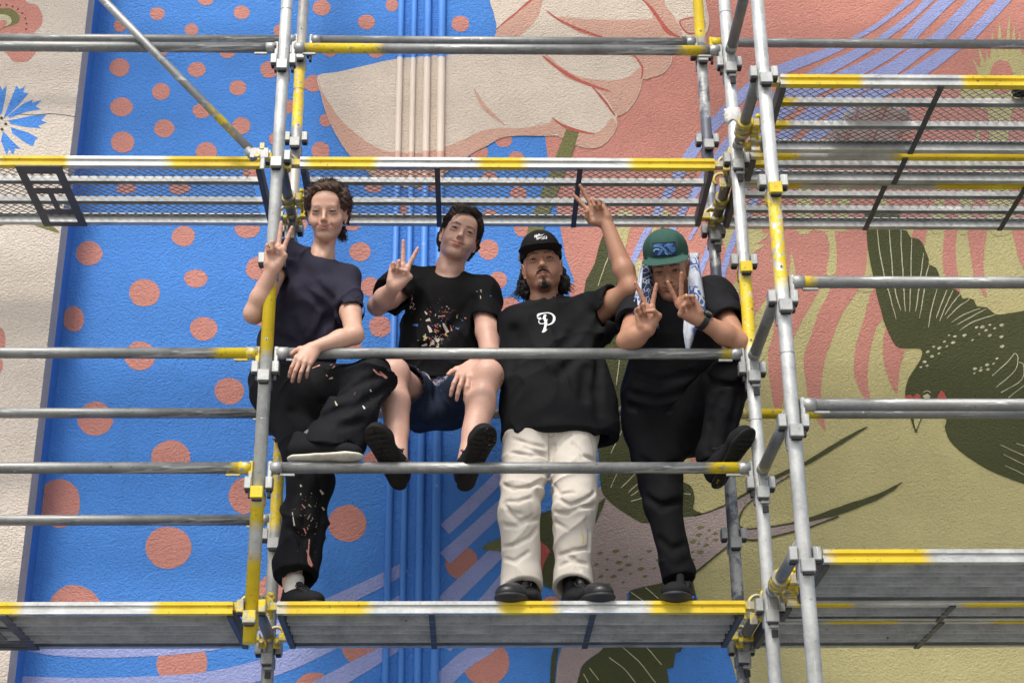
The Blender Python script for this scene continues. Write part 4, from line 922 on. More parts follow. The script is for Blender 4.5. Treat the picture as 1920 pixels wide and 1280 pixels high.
# ------------------------------------------------------------------ head
def frame(fwd, roll=0.0):
    """rows: right hand side of the person, forward, up"""
    f = unit(fwd); u = unit(V3(0, 0, 1)-f*f[2]); r = np.cross(f, u)
    c, s_ = math.cos(roll), math.sin(roll)
    return np.array([r*c+u*s_, f, -r*s_+u*c])
class Head:
    def __init__(s, eye_px, eye_Y, yaw, pitch, roll, sc=1.0, face_w=1.0):
        f = V3(math.sin(R(yaw))*math.cos(R(pitch)), -math.cos(R(yaw))*math.cos(R(pitch)), math.sin(R(pitch)))
        s.B = frame(f, R(roll)); s.s = sc; s.fw = face_w
        s.c = A(eye_px[0], eye_px[1], eye_Y)-s.B[1]*.086*sc
    def w(s, x, y, z): return s.c+(s.B[0]*x*s.fw+s.B[1]*y+s.B[2]*z)*s.s
    def loc(s, P): q = (P-s.c) @ s.B.T/s.s; q[..., 0] /= s.fw; return q
    def build(s, F, jaw=1.0, smile=0.0, nose=1.0, fat=0.0, lids=1.0):
        S_ = s.s; B = s.B; s.smile = smile
        def e(c, r, k=.02, op='+'): F.ell(s.w(*c), [r[0]*S_*(s.fw if r[0] > .03 else 1), r[1]*S_, r[2]*S_], B, k*S_, op)
        def c_(a, b, r0, r1, k=.01, op='+', **kw): F.cap(s.w(*a), s.w(*b), r0*S_, r1*S_, k*S_, op=op, **kw)
        e((0, -.020, .036), (.0755, .094, .080), .01)
        e((0, .012, -.020), (.066, .070, .072), .03)
        e((0, .022, -.052), (.050*(.4+.6*jaw)+.004*fat, .057, .051), .03)
        for x in (-1, 1):
            c_((x*.048*jaw, .004, -.056), (x*.016, .059, -.091), .018, .016, .03)
            e((x*.043, .050, -.026), (.022, .020, .020), .025)
            e((x*.036, .060, -.048+.004*smile), (.017+.003*smile, .016, .017), .022)
        e((0, .066, -.095), (.020, .016, .016), .022)
        e((0, .066, .040), (.052, .020, .036), .03)
        c_((-.034, .077, .018), (.034, .077, .018), .0095, .0095, .018)
        for x in (-1, 1): e((x*.0320, .0945, .000), (.0170, .0115, .0100), .012, '-')
        # nose
        c_((0, .083, .008), (0, .103*1.0, -.028), .0065, .0095*nose, .010); e((0, .107, -.033), (.0100*nose, .0095, .0085), .006)
        for x in (-1, 1): e((x*.0115*nose, .097, -.0365), (.0070*nose, .0095, .0070), .005)
        for x in (-1, 1): e((x*.0060*nose, .1035, -.0425), (.0036, .0050, .0035), .003, '-')
        # mouth
        e((0, .076, -.062), (.030, .019, .022), .014)
        zc = .0050*smile; w_ = .024+.0050*smile
        for x in (-1, 1):
            c_((0, .0945, -.0575), (x*w_, .0815, -.0600+zc*1.4), .0042, .0018, .004)
            c_((0, .0930, -.0690), (x*w_*.9, .0805, -.0635+zc*1.2), .0052, .0020, .004)
        for x in (-1, 1): c_((0, .1000, -.0632), (x*(w_+.002), .0850, -.0618+zc*1.7), .0021, .0019, .0022, '-')
        c_((-.012, .0890, -.0805), (.012, .0890, -.0805), .0055, .0055, .008, '-')
        if smile > .3:
            for x in (-1, 1):
                c_((x*.019, .0985, -.036), (x*.033, .0800, -.058), .0035, .0035, .008, '-')
                e((x*.037, .0690, -.043), (.0145, .0130, .0125), .012)
        # lids: shells round the eyeballs, open in the middle
        for x in (-1, 1):
            ec = s.w(x*.0325, .0755, -.0008); r_ = [.0136*S_]*3
            zu = .0040*lids; zl = -.0038
            F.ell(ec, r_, B, .0035*S_, clip=(s.w(x*.0325, .0755, zu), -B[2]*1.0-B[1]*.10+B[0]*x*.12))
            F.ell(ec, [q*.985 for q in r_], B, .0035*S_, clip=(s.w(x*.0325, .0755, zl), B[2]*1.0+B[0]*x*.14))
            c_((x*.018, .083, .0125), (x*.046, .0775, .0105), .0040, .0035, .008)
            c_((x*.0470, .0745, .005), (x*.0470, .0745, -.006), .0050, .0050, .006); c_((x*.0185, .080, .003), (x*.0185, .080, -.004), .0035, .0035, .005)
        # ears
        for x in (-1, 1):
            e((x*.0745, -.008, -.012), (.0060, .0155, .0290), .006); 
            arc = [(x*.076, .004, -.004), (x*.080, .004, .012), (x*.083, -.008, .019), (x*.083, -.020, .010), (x*.081, -.021, -.010), (x*.077, -.010, -.032), (x*.074, .000, -.040)]
            for a, b in zip(arc, arc[1:]): c_(a, b, .0036, .0038, .003)
            e((x*.083, -.006, -.008), (.0055, .0080, .0120), .004, '-')
    def eyes(s, parent, iris, look=(0, 0)):
        for x in (-1, 1):
            c = s.w(x*.0325, .0755, -.0008); r = .0118*s.s; mb = MB(); nu, nv = 24, 16
            f = unit(s.B[1]+s.B[0]*look[0]+s.B[2]*look[1]); u = unit(np.cross(f, V3(0, 0, 1))); v = np.cross(u, f)
            vs = [c+f*r]; fs = []; mi = []
            angs = [0.09, .19, .22, .34, .50, .54, .7, .95, 1.2, 1.5, 1.9, 2.4, 2.9]
            for a in angs:
                for k in range(nu):
                    t = 2*math.pi*k/nu; bul = 1.0+.02*max(0, 1-a/.5)
                    vs.append(c+(f*math.cos(a)+(u*math.cos(t)+v*math.sin(t))*math.sin(a))*r*bul)
            for k in range(nu): fs.append((0, 1+k, 1+(k+1) % nu)); mi.append(2)
            for i in range(len(angs)-1):
                for k in range(nu):
                    a0 = 1+i*nu; fs.append((a0+k, a0+nu+k, a0+nu+(k+1) % nu, a0+(k+1) % nu)); mi.append(2 if angs[i+1] < .2 else (1 if angs[i+1] < .52 else 0))
            mb.v = [tuple(q) for q in vs]; mb.f = fs; mb.sm = [True]*len(fs); mb.mi = mi
            local(mb, parent).build('eye', [EYE_W, iris, EYE_P], parent)
MOUTH = plain('mouth_line', (.10, .035, .028), .6)
def facial_hair(H, root, mat, bz, bw, lids, beard=False, lash=True):
    """eyebrows and lash lines (and a goatee) as small parts of their own"""
    S_ = H.s; zu = .0040*lids
    for x in (-1, 1):
        Fb = Field(H.w(x*.033, .085, bz)-.04*S_, H.w(x*.033, .085, bz)+.04*S_, .0016)
        for a, b, r0, r1 in (((x*.0150, .0855, bz), (x*.032, .0865, bz+.0030), bw, bw*.9), ((x*.032, .0865, bz+.0030), (x*.0485, .0765, bz-.001), bw*.9, bw*.35)):
            Fb.cap(H.w(*a), H.w(*b), r0*S_, r1*S_, k=.002, flat=H.B[1], ratio=1.0)
        Fb.displace(lambda X, Y, Z_: .0007*np.sin(X*1900)*np.sin(Z_*1500+X*700), .01)
        v, q = Fb.mesh(); np_mesh('eyebrow', v, q, mat, root)
        if lash:
            mb = MB(); pts = [(x*.0200, .0835, zu-.0022), (x*.0265, .0885, zu+.0002), (x*.0335, .0898, zu+.0008), (x*.0405, .0868, zu-.0002), (x*.0465, .0795, zu-.0032)]
            mb.path(catmull([tuple(H.w(*p)) for p in pts], False, 4), [.0006*S_]+[.0012*S_]*15+[.0006*S_], n=5); local(mb, root).build('eyelashes', mat, root)
    sm = H.smile; w_ = .024+.0050*sm; zc = .0050*sm; mb = MB()
    pts = [(t*(w_+.002), .0995-.0115*abs(t)**1.7, -.0634+(.0017+zc*1.7)*abs(t)**1.8-.0006*math.cos(t*6)) for t in [i/6 for i in range(-6, 7)]]
    mb.path([tuple(H.w(*p)) for p in pts], [.0003*S_]+[.0009*S_]*11+[.0003*S_], n=5); local(mb, root).build('mouth_line', MOUTH, root)
    if beard:
        c = H.w(0, .075, -.09); Fb = Field(c-.075, c+.075, .0020)
        Fb.ell(H.w(0, .070, -.1005), (.0225*S_, .0150*S_, .0150*S_), H.B, .006); Fb.cap(H.w(0, .0865, -.079), H.w(0, .083, -.094), .0035*S_, .009*S_, k=.006)
        for x in (-1, 1):
            Fb.cap(H.w(x*.004, .0965, -.0500), H.w(x*.020, .0885, -.0545), .0034*S_, .0036*S_, k=.002); Fb.cap(H.w(x*.020, .0885, -.0545), H.w(x*.0285, .0800, -.0655), .0036*S_, .0022*S_, k=.002)
        Fb.displace(lambda X, Y, Z_: .0010*np.sin(X*1300+2*np.sin(Z_*300))*np.sin(Z_*520+Y*400), .01); v, q = Fb.mesh(); np_mesh('beard', v, q, mat, root)
EYE_W = plain('eye_white', (.40, .36, .34), .3, 0, .05); EYE_P = plain('pupil', (.006, .006, .006), .1)
IRIS_G = plain('grey_green_iris', (.10, .11, .08), .15, 0, .3, 300); IRIS_B = plain('brown_iris', (.045, .022, .012), .15, 0, .3, 300)
def sstep(x): x = np.clip(x, 0, 1); return x*x*(3-2*x)
def seg_d(P, a, b):
    P = P*[1, .12, 1]; a = np.array(a)*[1, .12, 1]; b = np.array(b)*[1, .12, 1]; d = b-a; t = np.clip(((P-a) @ d)/(d @ d), 0, 1); return np.linalg.norm(P-a-t[:, None]*d, axis=1)
def hand_tints(F, V, C_, base):
    for p in getattr(F, 'joints', []):
        m = (sstep((.0125-np.linalg.norm(V-p, axis=1))/.006)*.30)[:, None]; C_ = C_*(1-m)+np.array([base[0]*.80, base[1]*.55, base[2]*.50])*m
    for p in getattr(F, 'tips', []):
        m = (sstep((.014-np.linalg.norm(V-p, axis=1))/.008)*.35)[:, None]; C_ = C_*(1-m)+np.array([base[0]*1.05, base[1]*.72, base[2]*.68])*m
    # blotchy, uneven skin
    n = vnoise(V[:, 0]*38, V[:, 1]*38, V[:, 2]*38)+.5*vnoise(V[:, 0]*95, V[:, 1]*95, V[:, 2]*95)
    m = (sstep((n-.70)/.5)*.22)[:, None]; C_ = C_*(1-m)+np.array([base[0]*.92, base[1]*.66, base[2]*.60])*m
    return C_
def face_tints(H, V, base, o):
    """albedo of lips, brows, stubble and blush; o = options"""
    L = H.loc(V); C_ = np.tile(np.array(base, float), (len(V), 1))
    near = np.abs(L).max(1) < .2
    def put(mask, col, amt=1.0):
        m = (mask*amt)[:, None]; C_[:] = C_*(1-m)+np.array(col)*m
    x, y, z = np.abs(L[:, 0]), L[:, 1], L[:, 2]
    rnd = np.sin(L[:, 0]*3100+L[:, 2]*2300)*np.sin(L[:, 1]*2700+L[:, 2]*1700); 
    P = np.stack([x, y, z], 1); front = near & (y > .045)
    f = front.astype(float)
    bl = o.get('blush', .25); put(f*sstep(1-np.linalg.norm((P-[.042, .070, -.030])/[.024, .04, .018], axis=1)), (base[0]*.95, base[1]*.62, base[2]*.58), bl)
    put(f*sstep(1-np.linalg.norm((P-[0, .107, -.033])/[.016, .02, .013], axis=1)), (base[0]*.95, base[1]*.66, base[2]*.6), bl)
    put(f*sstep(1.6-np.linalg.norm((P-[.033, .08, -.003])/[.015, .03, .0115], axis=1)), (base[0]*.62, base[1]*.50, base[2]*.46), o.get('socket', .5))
    sm = o.get('smile', 0); w_ = .024+.0050*sm; zc = .0050*sm
    lip = np.minimum(seg_d(P, (0, .0945, -.0575), (w_, .0815, -.060+zc*1.4))/.0052, seg_d(P, (0, .093, -.069), (w_*.9, .0805, -.0635+zc*1.2))/.0062)
    put(f*sstep((1.25-lip)/.4)*(.25+.75*sstep((w_-x)/.010)), o.get('lip', (base[0]*.78, base[1]*.46, base[2]*.44)), .8)
    ml = seg_d(P, (0, .094, -.0632), (w_+.002, .083, -.0618+zc*1.7)); put(f*sstep((.0026-ml)/.0015), (base[0]*.35, base[1]*.16, base[2]*.13), .5)
    # lash lines
    hc = o.get('hair', (.02, .012, .008))
    zu = .0045*o.get('lids', 1.0)
    for a, b in (((.0205, .082, zu-.002), (.032, .0885, zu)), ((.032, .0885, zu), (.0455, .079, zu-.0015))):
        d = seg_d(P, a, b); put(f*sstep((.0026-d)/.0014), hc, o.get('lash', .75))
    d = seg_d(P, (.024, .085, -.0052), (.043, .081, -.0045)); put(f*sstep((.0020-d)/.0012), hc, o.get('lash', .75)*.35)
    # brows
    bw = o.get('brow_w', .0045); bz = o.get('brow_z', .0195)
    for a, b, q in (((.0155, .088, bz), (.034, .088, bz+.0030), 1.0), ((.034, .088, bz+.0030), (.051, .074, bz-.002), .75)):
        d = seg_d(P, a, b); put(f*sstep((bw*q*1.5-d)/(bw*.9)), hc, o.get('brow', .8))
    if o.get('stubble'):
        j = f*sstep((-.048-z)/.02)*sstep(1.4-x/.06)*sstep((y-.0)/.03); j = j*(1-sstep((1.45-lip)/.4)); put(j, hc, o['stubble']*.7)
        m = f*sstep(1.25-np.linalg.norm((P-[.010, .094, -.0505])/[.020, .03, .0065], axis=1)); put(m, hc, o['stubble'])
        put(f*sstep(1.3-np.linalg.norm((P-[0, .085, -.081])/[.010, .03, .006], axis=1)), hc, o['stubble'])
    if o.get('goatee'):
        g_ = o['goatee']
        m = f*np.maximum(sstep((.0062-seg_d(P, (.003, .096, -.0495), (.022, .088, -.0545)))/.003), sstep((.005-seg_d(P, (.022, .088, -.0545), (.030, .078, -.066)))/.003)); put(m, hc, g_)
        m = f*sstep(2.2-2*np.linalg.norm((P-[0, .070, -.106])/[.034, .05, .027], axis=1)); m = np.maximum(m, f*sstep(1.2-np.linalg.norm((P-[0, .088, -.083])/[.007, .02, .006], axis=1))*.7); put(m*(.85+.15*rnd), hc, g_)
        j = near*sstep((-.060-z)/.03)*sstep((y+.01)/.03); put(j*(1-sstep((1.4-lip)/.4)), hc, .28)
    scalp = near*sstep((z-.055)/.02)*(1-sstep((y-.075)/.02)); put(scalp, hc, .6)
    return C_

# ------------------------------------------------------------------ hands
def hand(F, wrist, up, palm, thumb_side, sc=1.0, fingers=None, thumb=None, tips=None, spread=None):
    """up: wrist to knuckles; palm: palm normal; thumb_side: +1/-1 along cross(up, palm)"""
    Zd = unit(up); Yd = unit(np.asarray(palm, float)-Zd*(np.asarray(palm, float) @ Zd)); Xd = np.cross(Zd, Yd)*thumb_side
    M_ = lambda x, y, z: np.asarray(wrist)+(Xd*x+Yd*y+Zd*z)*sc
    kn = [(.031, -.001, .086), (.0105, -.003, .091), (-.0105, -.002, .087), (-.0295, .001, .077)]
    rad = [.0090, .0092, .0088, .0078]; ln = [(.042, .025, .021), (.047, .029, .022), (.043, .027, .021), (.034, .020, .019)]
    cp = lambda a, b, r0, r1, k=.008, **kw: F.cap(a, b, r0*sc, r1*sc, k*sc, **kw)
    for i, (x, y, z) in enumerate(kn): cp(M_(x*.55, 0, .004), M_(x, y, z-.004), .0155, .0115 if i < 3 else .0105, .012)
    cp(M_(0, 0, .0), M_(0, 0, .05), .024, .028, .015, flat=Yd, ratio=.55)
    cp(M_(.020, .008, .018), M_(.030, .009, .050), .016, .012, .012); cp(M_(-.022, .008, .015), M_(-.026, .006, .055), .013, .010, .012)
    spread = spread or (10, 0, -5, -12); fingers = fingers or [(8, 15, 10)]*4; out = []
    for i in range(4):
        s_ = R(spread[i]); d = Zd*math.cos(s_)+Xd*math.sin(s_); p = M_(*kn[i]); side = np.cross(d, Yd); ang = 0; pts = [p]; base_d = d
        for j in range(3):
            ang += R(fingers[i][j]); dj = base_d*math.cos(ang)+Yd*math.sin(ang); p = p+dj*ln[i][j]*sc; pts.append(p)
        r = rad[i]
        cp(pts[0]-base_d*.012*sc, pts[0], r*1.18, r*1.10, .008)
        cp(pts[0], pts[1], r*1.08, r*.98, .005); cp(pts[1], pts[2], r*.99, r*.90, .003); cp(pts[2], pts[3], r*.90, r*.76, .003)
        out.append(pts)
    t = thumb or [(.024, .008, .018), (.044, .022, .044), (.026, .036, .060), (.004, .036, .064)]
    tp = [M_(*q) for q in t]; cp(tp[0], tp[1], .0150, .0125, .012); cp(tp[1], tp[2], .0112, .0100, .005); cp(tp[2], tp[3], .0100, .0082, .003); out.append(tp); F.joints = getattr(F, 'joints', [])+[p for pts in out for p in pts[1:-1]]+[p for pts in out[:4] for p in pts[:1]]; F.tips = getattr(F, 'tips', [])+[pts[-1] for pts in out]
    return dict(f=out, X=Xd, Y=Yd, Z=Zd, M=M_)
VSIGN = [(0, 2, 3), (0, 3, 3), (78, 95, 55), (80, 92, 50)]
def shoe(parent, ankle, toe_dir, sole_up, L=.275, upper=None, sole=None, name='shoe', wid=.046, label=None, lace=True, heel_back=.060, high=.0, tread=False):
    """ankle = ankle joint; toe_dir; sole_up = from sole to ankle"""
    Yd = unit(toe_dir); Zd = unit(np.asarray(sole_up, float)-Yd*(np.asarray(sole_up, float) @ Yd)); Xd = np.cross(Yd, Zd); an = np.asarray(ankle, float)
    M_ = lambda x, y, z: an+Xd*x+Yd*y+Zd*(z-.085)
    lo = an-.34; hi = an+.34
    def rng(F): return F
    c0 = M_(0, -heel_back, 0); c1 = M_(0, L-heel_back, .10); pts = np.array([M_(x, y, z) for x in (-.07, .07) for y in (-heel_back-.03, L-heel_back+.03) for z in (-.03, .16)])
    lo, hi = pts.min(0), pts.max(0)
    h = .0035
    F = Field(lo, hi, h)      # upper
    toe = L-heel_back-.045
    F.cap(M_(0, -heel_back+.035, .050), M_(0, .03, .052), .036, .037, .02, flat=Xd, ratio=.95)
    F.cap(M_(0, .03, .048), M_(0.004, toe-.02, .028), .042, .034, .03, flat=Zd, ratio=.85)
    F.cap(M_(0.004, toe-.02, .028), M_(.006, toe+.004, .024), wid*.92, wid*.80, .03, flat=Zd, ratio=.70)
    F.cap(M_(0, -.006, .05), M_(0, -.012, .092+high), .036, .035, .02)
    F.cap(M_(0, -.008, .088+high), M_(0, -.008, .16+high), .029, .030, .004, op='-')
    F.ell(M_(0, .0, .0), (.1, .4, .0130), np.array([Xd, Yd, Zd]), .004, '-')
    F.cap(M_(0, .052, .098), M_(0, .040, .112+high), .016, .014, .012, flat=Zd, ratio=.6)      # tongue
    v, q = F.mesh(); o = np_mesh(name, v, q, upper, parent)
    if label: o['label'] = label
    F = Field(lo, hi, .003)
    for a, b, r0, r1 in ((-heel_back+.034, .05, .036, .037), (.05, toe-.02, .037, wid), (toe-.02, toe+.004, wid, wid*.88)):
        F.cap(M_(.0 if a < 0 else .003, a, .010), M_(.004, b, .009), r0, r1, .01, flat=Zd, ratio=.33)
    F.cap(M_(-.2, -.01, -.013), M_(.2, -.01, -.013), .004, .004, .004, op='-')
    if tread:
        for j in range(13):
            y = -heel_back+.012+j*(L-.03)/12
            F.cap(M_(-.06, y, -.0035), M_(.0, y+.012, -.0035), .0036, .0036, .002, op='-'); F.cap(M_(.0, y+.012, -.0035), M_(.06, y, -.0035), .0036, .0036, .002, op='-')
        F.cap(M_(0, -heel_back, -.003), M_(0, L, -.003), .003, .003, .002, op='-')
    v, q = F.mesh(); np_mesh('sole', v, q, sole, o)if False else None
    so_ = np_mesh('shoe_sole', v, q, sole, parent)
    if lace:
        mb = MB()
        for i in range(5):
            y = .045+i*.017; z = .098-i*.0085; w_ = .018+.001*i
            for s_ in (-1, 1):
                pts = [M_(s_*w_, y, z-.006), M_(0, y+.006, z+.004), M_(-s_*w_, y+.013, z-.009)]
                mb.path(pts, .0022, n=5)
        for s_ in (-1, 1): mb.path([M_(0, .045, .103), M_(s_*.018, .05, .106), M_(s_*.030, .06, .094), M_(s_*.030, .075, .080)], .0018, n=5)
        local(mb, parent).build('shoe_laces', LACE, parent)
    return M_
LACE = plain('black_laces', (.02, .02, .021), .7)
def person_root(loc, label):
    o = empty('person', loc); tag(o, label, 'person', 'people posing on the scaffold'); return o
def decal(parent, F, strokes, mat, name, off=.0018, seg=3.0, both=None):
    """flat print laid on a surface: strokes = [(points, widths)] in photo pixels"""
    mb = MB()
    for pts, ws in strokes:
        d = catmull([(p[0], p[1], (ws[min(i, len(ws)-1)] if hasattr(ws, '__len__') else ws)) for i, p in enumerate(pts)], False, 5); row = []
        for i, (x, y, w_) in enumerate(d):
            a = d[max(i-1, 0)]; b = d[min(i+1, len(d)-1)]; dx, dy = b[0]-a[0], b[1]-a[1]; l = math.hypot(dx, dy) or 1
            nx, ny = -dy/l*w_/2, dx/l*w_/2; r3_ = [F.ray(x+nx*t, y+ny*t, off) for t in (-1, 0, 1)]
            if any(q is None for q in r3_): continue
            row.append(r3_)
        vs = [tuple(q) for r_ in row for q in r_]; fs = []
        for i in range(len(row)-1):
            for j in range(2): a = i*3+j; fs.append((a, a+1, a+4, a+3))
        mb.add(vs, fs, True)
    return local(mb, parent).build(name, mat, parent)
def hair_tubes(mb, curves, r0, n=4, taper=.25):
    for c in curves:
        m_ = len(c); mb.path(c, [r0*(1-(1-taper)*(i/(m_-1))**1.5) for i in range(m_)], n=n)
HAIRM = {}
def hair_mat(name, c0, c1):
    t = NT(name); p = t.obj(); n = t.noise(60, 3, .6, p)
    c = t.mix(t.ramp(n, [(.3, 0), (.7, 1)]), c0, c1); t.set(Base_Color=c, Roughness=.62); t.b.inputs['Specular IOR Level'].default_value = .3; t.bump(t.noise(220, 2, .5, p), .002, .7); return t.m
BROWN = hair_mat('dark_brown_hair', (.030, .017, .012), (.095, .055, .038)); DBROWN = hair_mat('near_black_brown_hair', (.010, .007, .005), (.030, .018, .012)); BLACK = hair_mat('black_hair', (.006, .005, .005), (.018, .015, .014))
def wob(a=.004, f=40, ph=0):
    def fn(x, y, z):
        return a*(np.sin(x*f+1.3*np.sin(z*f*.7+ph))*np.sin(z*f*.8+1.1*np.sin(y*f*.9+ph))+.5*np.sin((x+z)*f*1.9+ph+2*np.sin(y*f)))
    return fn
_LAT = np.random.RandomState(11).rand(32, 32, 32).astype(np.float32)
def vnoise(x, y, z):
    xi, yi, zi = np.floor(x).astype(int), np.floor(y).astype(int), np.floor(z).astype(int)
    fx, fy, fz = x-xi, y-yi, z-zi; fx = fx*fx*(3-2*fx); fy = fy*fy*(3-2*fy); fz = fz*fz*(3-2*fz); r = 0
    for i in (0, 1):
        for j in (0, 1):
            for k in (0, 1):
                r = r+_LAT[(xi+i) & 31, (yi+j) & 31, (zi+k) & 31]*(fx if i else 1-fx)*(fy if j else 1-fy)*(fz if k else 1-fz)
    return r
def folds(a, d, f, ph=0, warp=1.2, wf=9):
    """soft cloth folds: ridged noise squeezed along d, so the ridges run across it"""
    d = unit(d); u = unit(np.cross(d, V3(.1, 1, .05))); w_ = np.cross(d, u); f = f/3.2
    def fn(x, y, z):
        p = x*d[0]+y*d[1]+z*d[2]; q = x*u[0]+y*u[1]+z*u[2]; r = x*w_[0]+y*w_[1]+z*w_[2]
        wr = vnoise(x*6+ph*7, y*6+3, z*6+ph)*1.6
        n = vnoise(p*f+wr+ph*5, q*f*.33+wr*.4+9, r*f*.33+ph*3); n2 = vnoise(p*f*2.1+wr*2, q*f*.8+5, r*f*.8+ph)
        rd = 1-np.abs(2*n-1); m_ = vnoise(x*4+ph, y*4, z*4+ph*2)
        return -2.0*a*(rd**3*1.5-.45)*(.25+1.1*m_)-a*.6*(n2-.5)
    return fn
# ------------------------------------------------------------------ person 3: black shirt, black cap, cream trousers
def man_cap():
    root = person_root((1.10, .2, Z(0)+DZ), 'man in a black cap and cream trousers standing with one arm raised')
    SK = (.40, .215, .135); dk = (.012, .009, .008)
    # skeleton
    neck = A(1021, 562, .25); chest = A(1030, 622, .26); belly = A(1038, 720, .27); hip = A(1033, 800, .27)
    shR = A(972, 607, .26); shL = A(1112, 596, .27); elL = A(1183, 541, .10); wrL = A(1137, 418, .09)
    H = Head((1015, 484), .135, -4, -6, -5, 1.08, .90)
    F = Field(V3(.78, -.05, 0.62), V3(1.48, .48, 1.84), .0042, [(2, 1.30, 1.62, .0026), (0, .97, 1.20, .0026), (2, 1.60, 1.82, .0028), (0, 1.20, 1.36, .003)])
    H.build(F, jaw=.86, smile=0.0, nose=1.1, lids=.05)
    F.cap(H.w(0, -.034, -.07), neck+V3(0, .015, -.02), .047, .054, .018); F.cap(neck, chest+V3(0, .02, 0), .055, .065, .03)
    for sx in (-1, 1): F.cap(H.w(sx*.050, -.03, -.045), neck+V3(-sx*.018, -.035, -.015), .012, .011, .02)
    F.cap(chest+V3(0, .02, -.02), belly, .105, .10, .05, flat=V3(0, 1, 0), ratio=.6); F.cap(belly, hip, .10, .11, .05, flat=V3(0, 1, 0), ratio=.62)
    F.cap(chest+V3(0, 0, .03), shR, .06, .052, .04); F.cap(chest+V3(0, 0, .03), shL, .06, .052, .04)
    elR = shR+V3(.01, .10, -.24); wrR = elR+V3(.12, .08, -.12)
    F.chain([shR, elR, wrR], [.046, .037, .026], .02)
    F.chain([shL, shL*.45+elL*.55, elL], [.050, .046, .038], .02)
    F.cap(elL, elL*.72+wrL*.28, .036, .040, .02); F.cap(elL*.72+wrL*.28, wrL, .040, .0265, .02); F.ell(elL+V3(.012, -.0, -.006), (.026, .026, .026), None, .02)
    up = A(1108, 377, .075)-wrL
    hd = hand(F, wrL+unit(up)*.004, up, V3(-.30, -.85, -.45), -1, .98, fingers=[(-4, 4, 4), (0, 6, 6), (75, 95, 45), (80, 95, 45)], spread=(9, -7, -8, -14),
              thumb=[(.024, .010, .016), (.046, .022, .034), (.046, .036, .056), (.032, .044, .072)])
    v, q = F.mesh()
    C_ = face_tints(H, v, SK, dict(hair=dk, goatee=.96, lids=.05, brow_w=.0036, brow_z=.0185, lash=.9, blush=.15, lip=(.34, .13, .10), socket=.55))
    body = np_mesh('body', v, q, SKIN, root, hand_tints(F, v, C_, SK))
    H.eyes(root, IRIS_B, (0, -.15)); facial_hair(H, root, BLACK, .0185, .0030, .05, beard=True)
    # T-shirt
    SH = Field(V3(.76, -.02, .70), V3(1.48, .56, 1.44), .0048)
    ch2 = A(1034, 630, .26); b2 = A(1042, 705, .265); h2 = A(1050, 775, .27); h3 = A(1051, 830, .27); yd = V3(0, 1, 0)
    hem = A(1052, 812, .25)
    cl = (hem, V3(.02, 0, -1))
    SH.cap(ch2+V3(-.005, 0, -.03), b2, .168, .192, .06, flat=yd, ratio=.56); SH.cap(b2, h2, .196, .214, .06, flat=yd, ratio=.56, clip=cl)
    SH.cap(h2, h3, .214, .220, .06, flat=yd, ratio=.56, clip=cl)
    SH.cap(neck+V3(0, .01, -.065), shR+V3(.01, 0, -.005), .062, .066, .05); SH.cap(neck+V3(0, .01, -.065), shL+V3(-.02, 0, 0), .062, .074, .05)
    # sleeves
    sR = shR+V3(-.015, .06, -.17); SH.cap(shR+V3(.005, 0, -.01), sR, .080, .078, .05, clip=(sR, sR-shR)); SH.cap(sR, sR+unit(sR-shR)*.06, .070, .072, .003, op='-')
    dL = unit(elL-shL); sL = shL+dL*.125
    SH.cap(shL, sL, .068, .072, .05, clip=(sL+dL*.012, dL)); SH.cap(shL+V3(.01, 0, -.05), sL+V3(-.012, .01, -.085), .070, .050, .06, clip=(sL+dL*.012, dL))
    SH.cap(sL-dL*.02, sL+dL*.08, .060, .068, .004, op='-'); SH.cap(sL-dL*.01+V3(-.005, 0, -.05), sL+dL*.08+V3(-.004, 0, -.06), .052, .062, .01, op='-')
    # neck hole and hem
    SH.cap(neck+V3(0, -.028, .0), neck+V3(0, -.006, .10), .062, .078, .006, op='-')
    SH.cap(h3+V3(0, 0, -.02), h3+V3(0, 0, -.10), .200, .200, .004, flat=yd, ratio=.52, op='-')
    SH.displace(folds(.007, V3(.9, .2, .35), 26, .4, 1.0, 6)); SH.displace(folds(.004, V3(-.5, .2, .9), 30, 1.7, 1.4, 7))
    for c in ([(1150,560),(1120,610),(1085,665),(1050,700)], [(1140,600),(1125,660),(1120,730),(1125,770)], [(1105,585),(1075,625),(1050,660)], [(962,620),(957,690)], [(1100,690),(1095,745)]):
        SH.crease(c, .012, .035, .45)
    v, q = SH.mesh(); np_mesh('t_shirt', v, q, cloth_mat('black_cotton', (.0105, .0110, .0125), .80, fold=.004, sheen=.0), root)
    PR = plain('white_print', (.80, .80, .79), .6)
    P_ = lambda L: O4(920, 340, 3.556, L)
    decal(root, SH, [(P_([(312,905),(318,890),(345,880),(385,876),(415,890),(424,915),(412,942),(385,955),(372,955)]), [1.8,4.6,2.2,1.9,3.4,4.8,3.3,1.8,.8]), (P_([(368,888),(358,905),(368,940),(362,975),(352,1003)]), [4,5,5,4.6,4.6]), (P_([(312,905),(322,915),(334,905)]), [2,3,2]), (P_([(342,1003),(356,1000),(376,985)]), [1.5,3,1.5]), (P_([(356,912),(330,918),(320,935),(334,948),(362,944),(380,918)]), [1.1,1.4,1.5,1.5,1.5,1])], PR, 'shirt_print')
    # neck rib
    mb = MB(); ring = []
    for i in range(40):
        t = 2*math.pi*i/40; ring.append(neck+V3(.066*math.cos(t), -.024+.060*math.sin(t), .020+.022*math.sin(t)))
    # trousers
    T_ = Field(V3(.80, 0, .04), V3(1.42, .50, .98), .0040)
    hl = A(992, 812, .27); hr = A(1075, 812, .27); k1 = A(974, 955, .20); k2 = A(1076, 950, .20); a1 = A(978, 1085, .235); a2 = A(1075, 1080, .235)
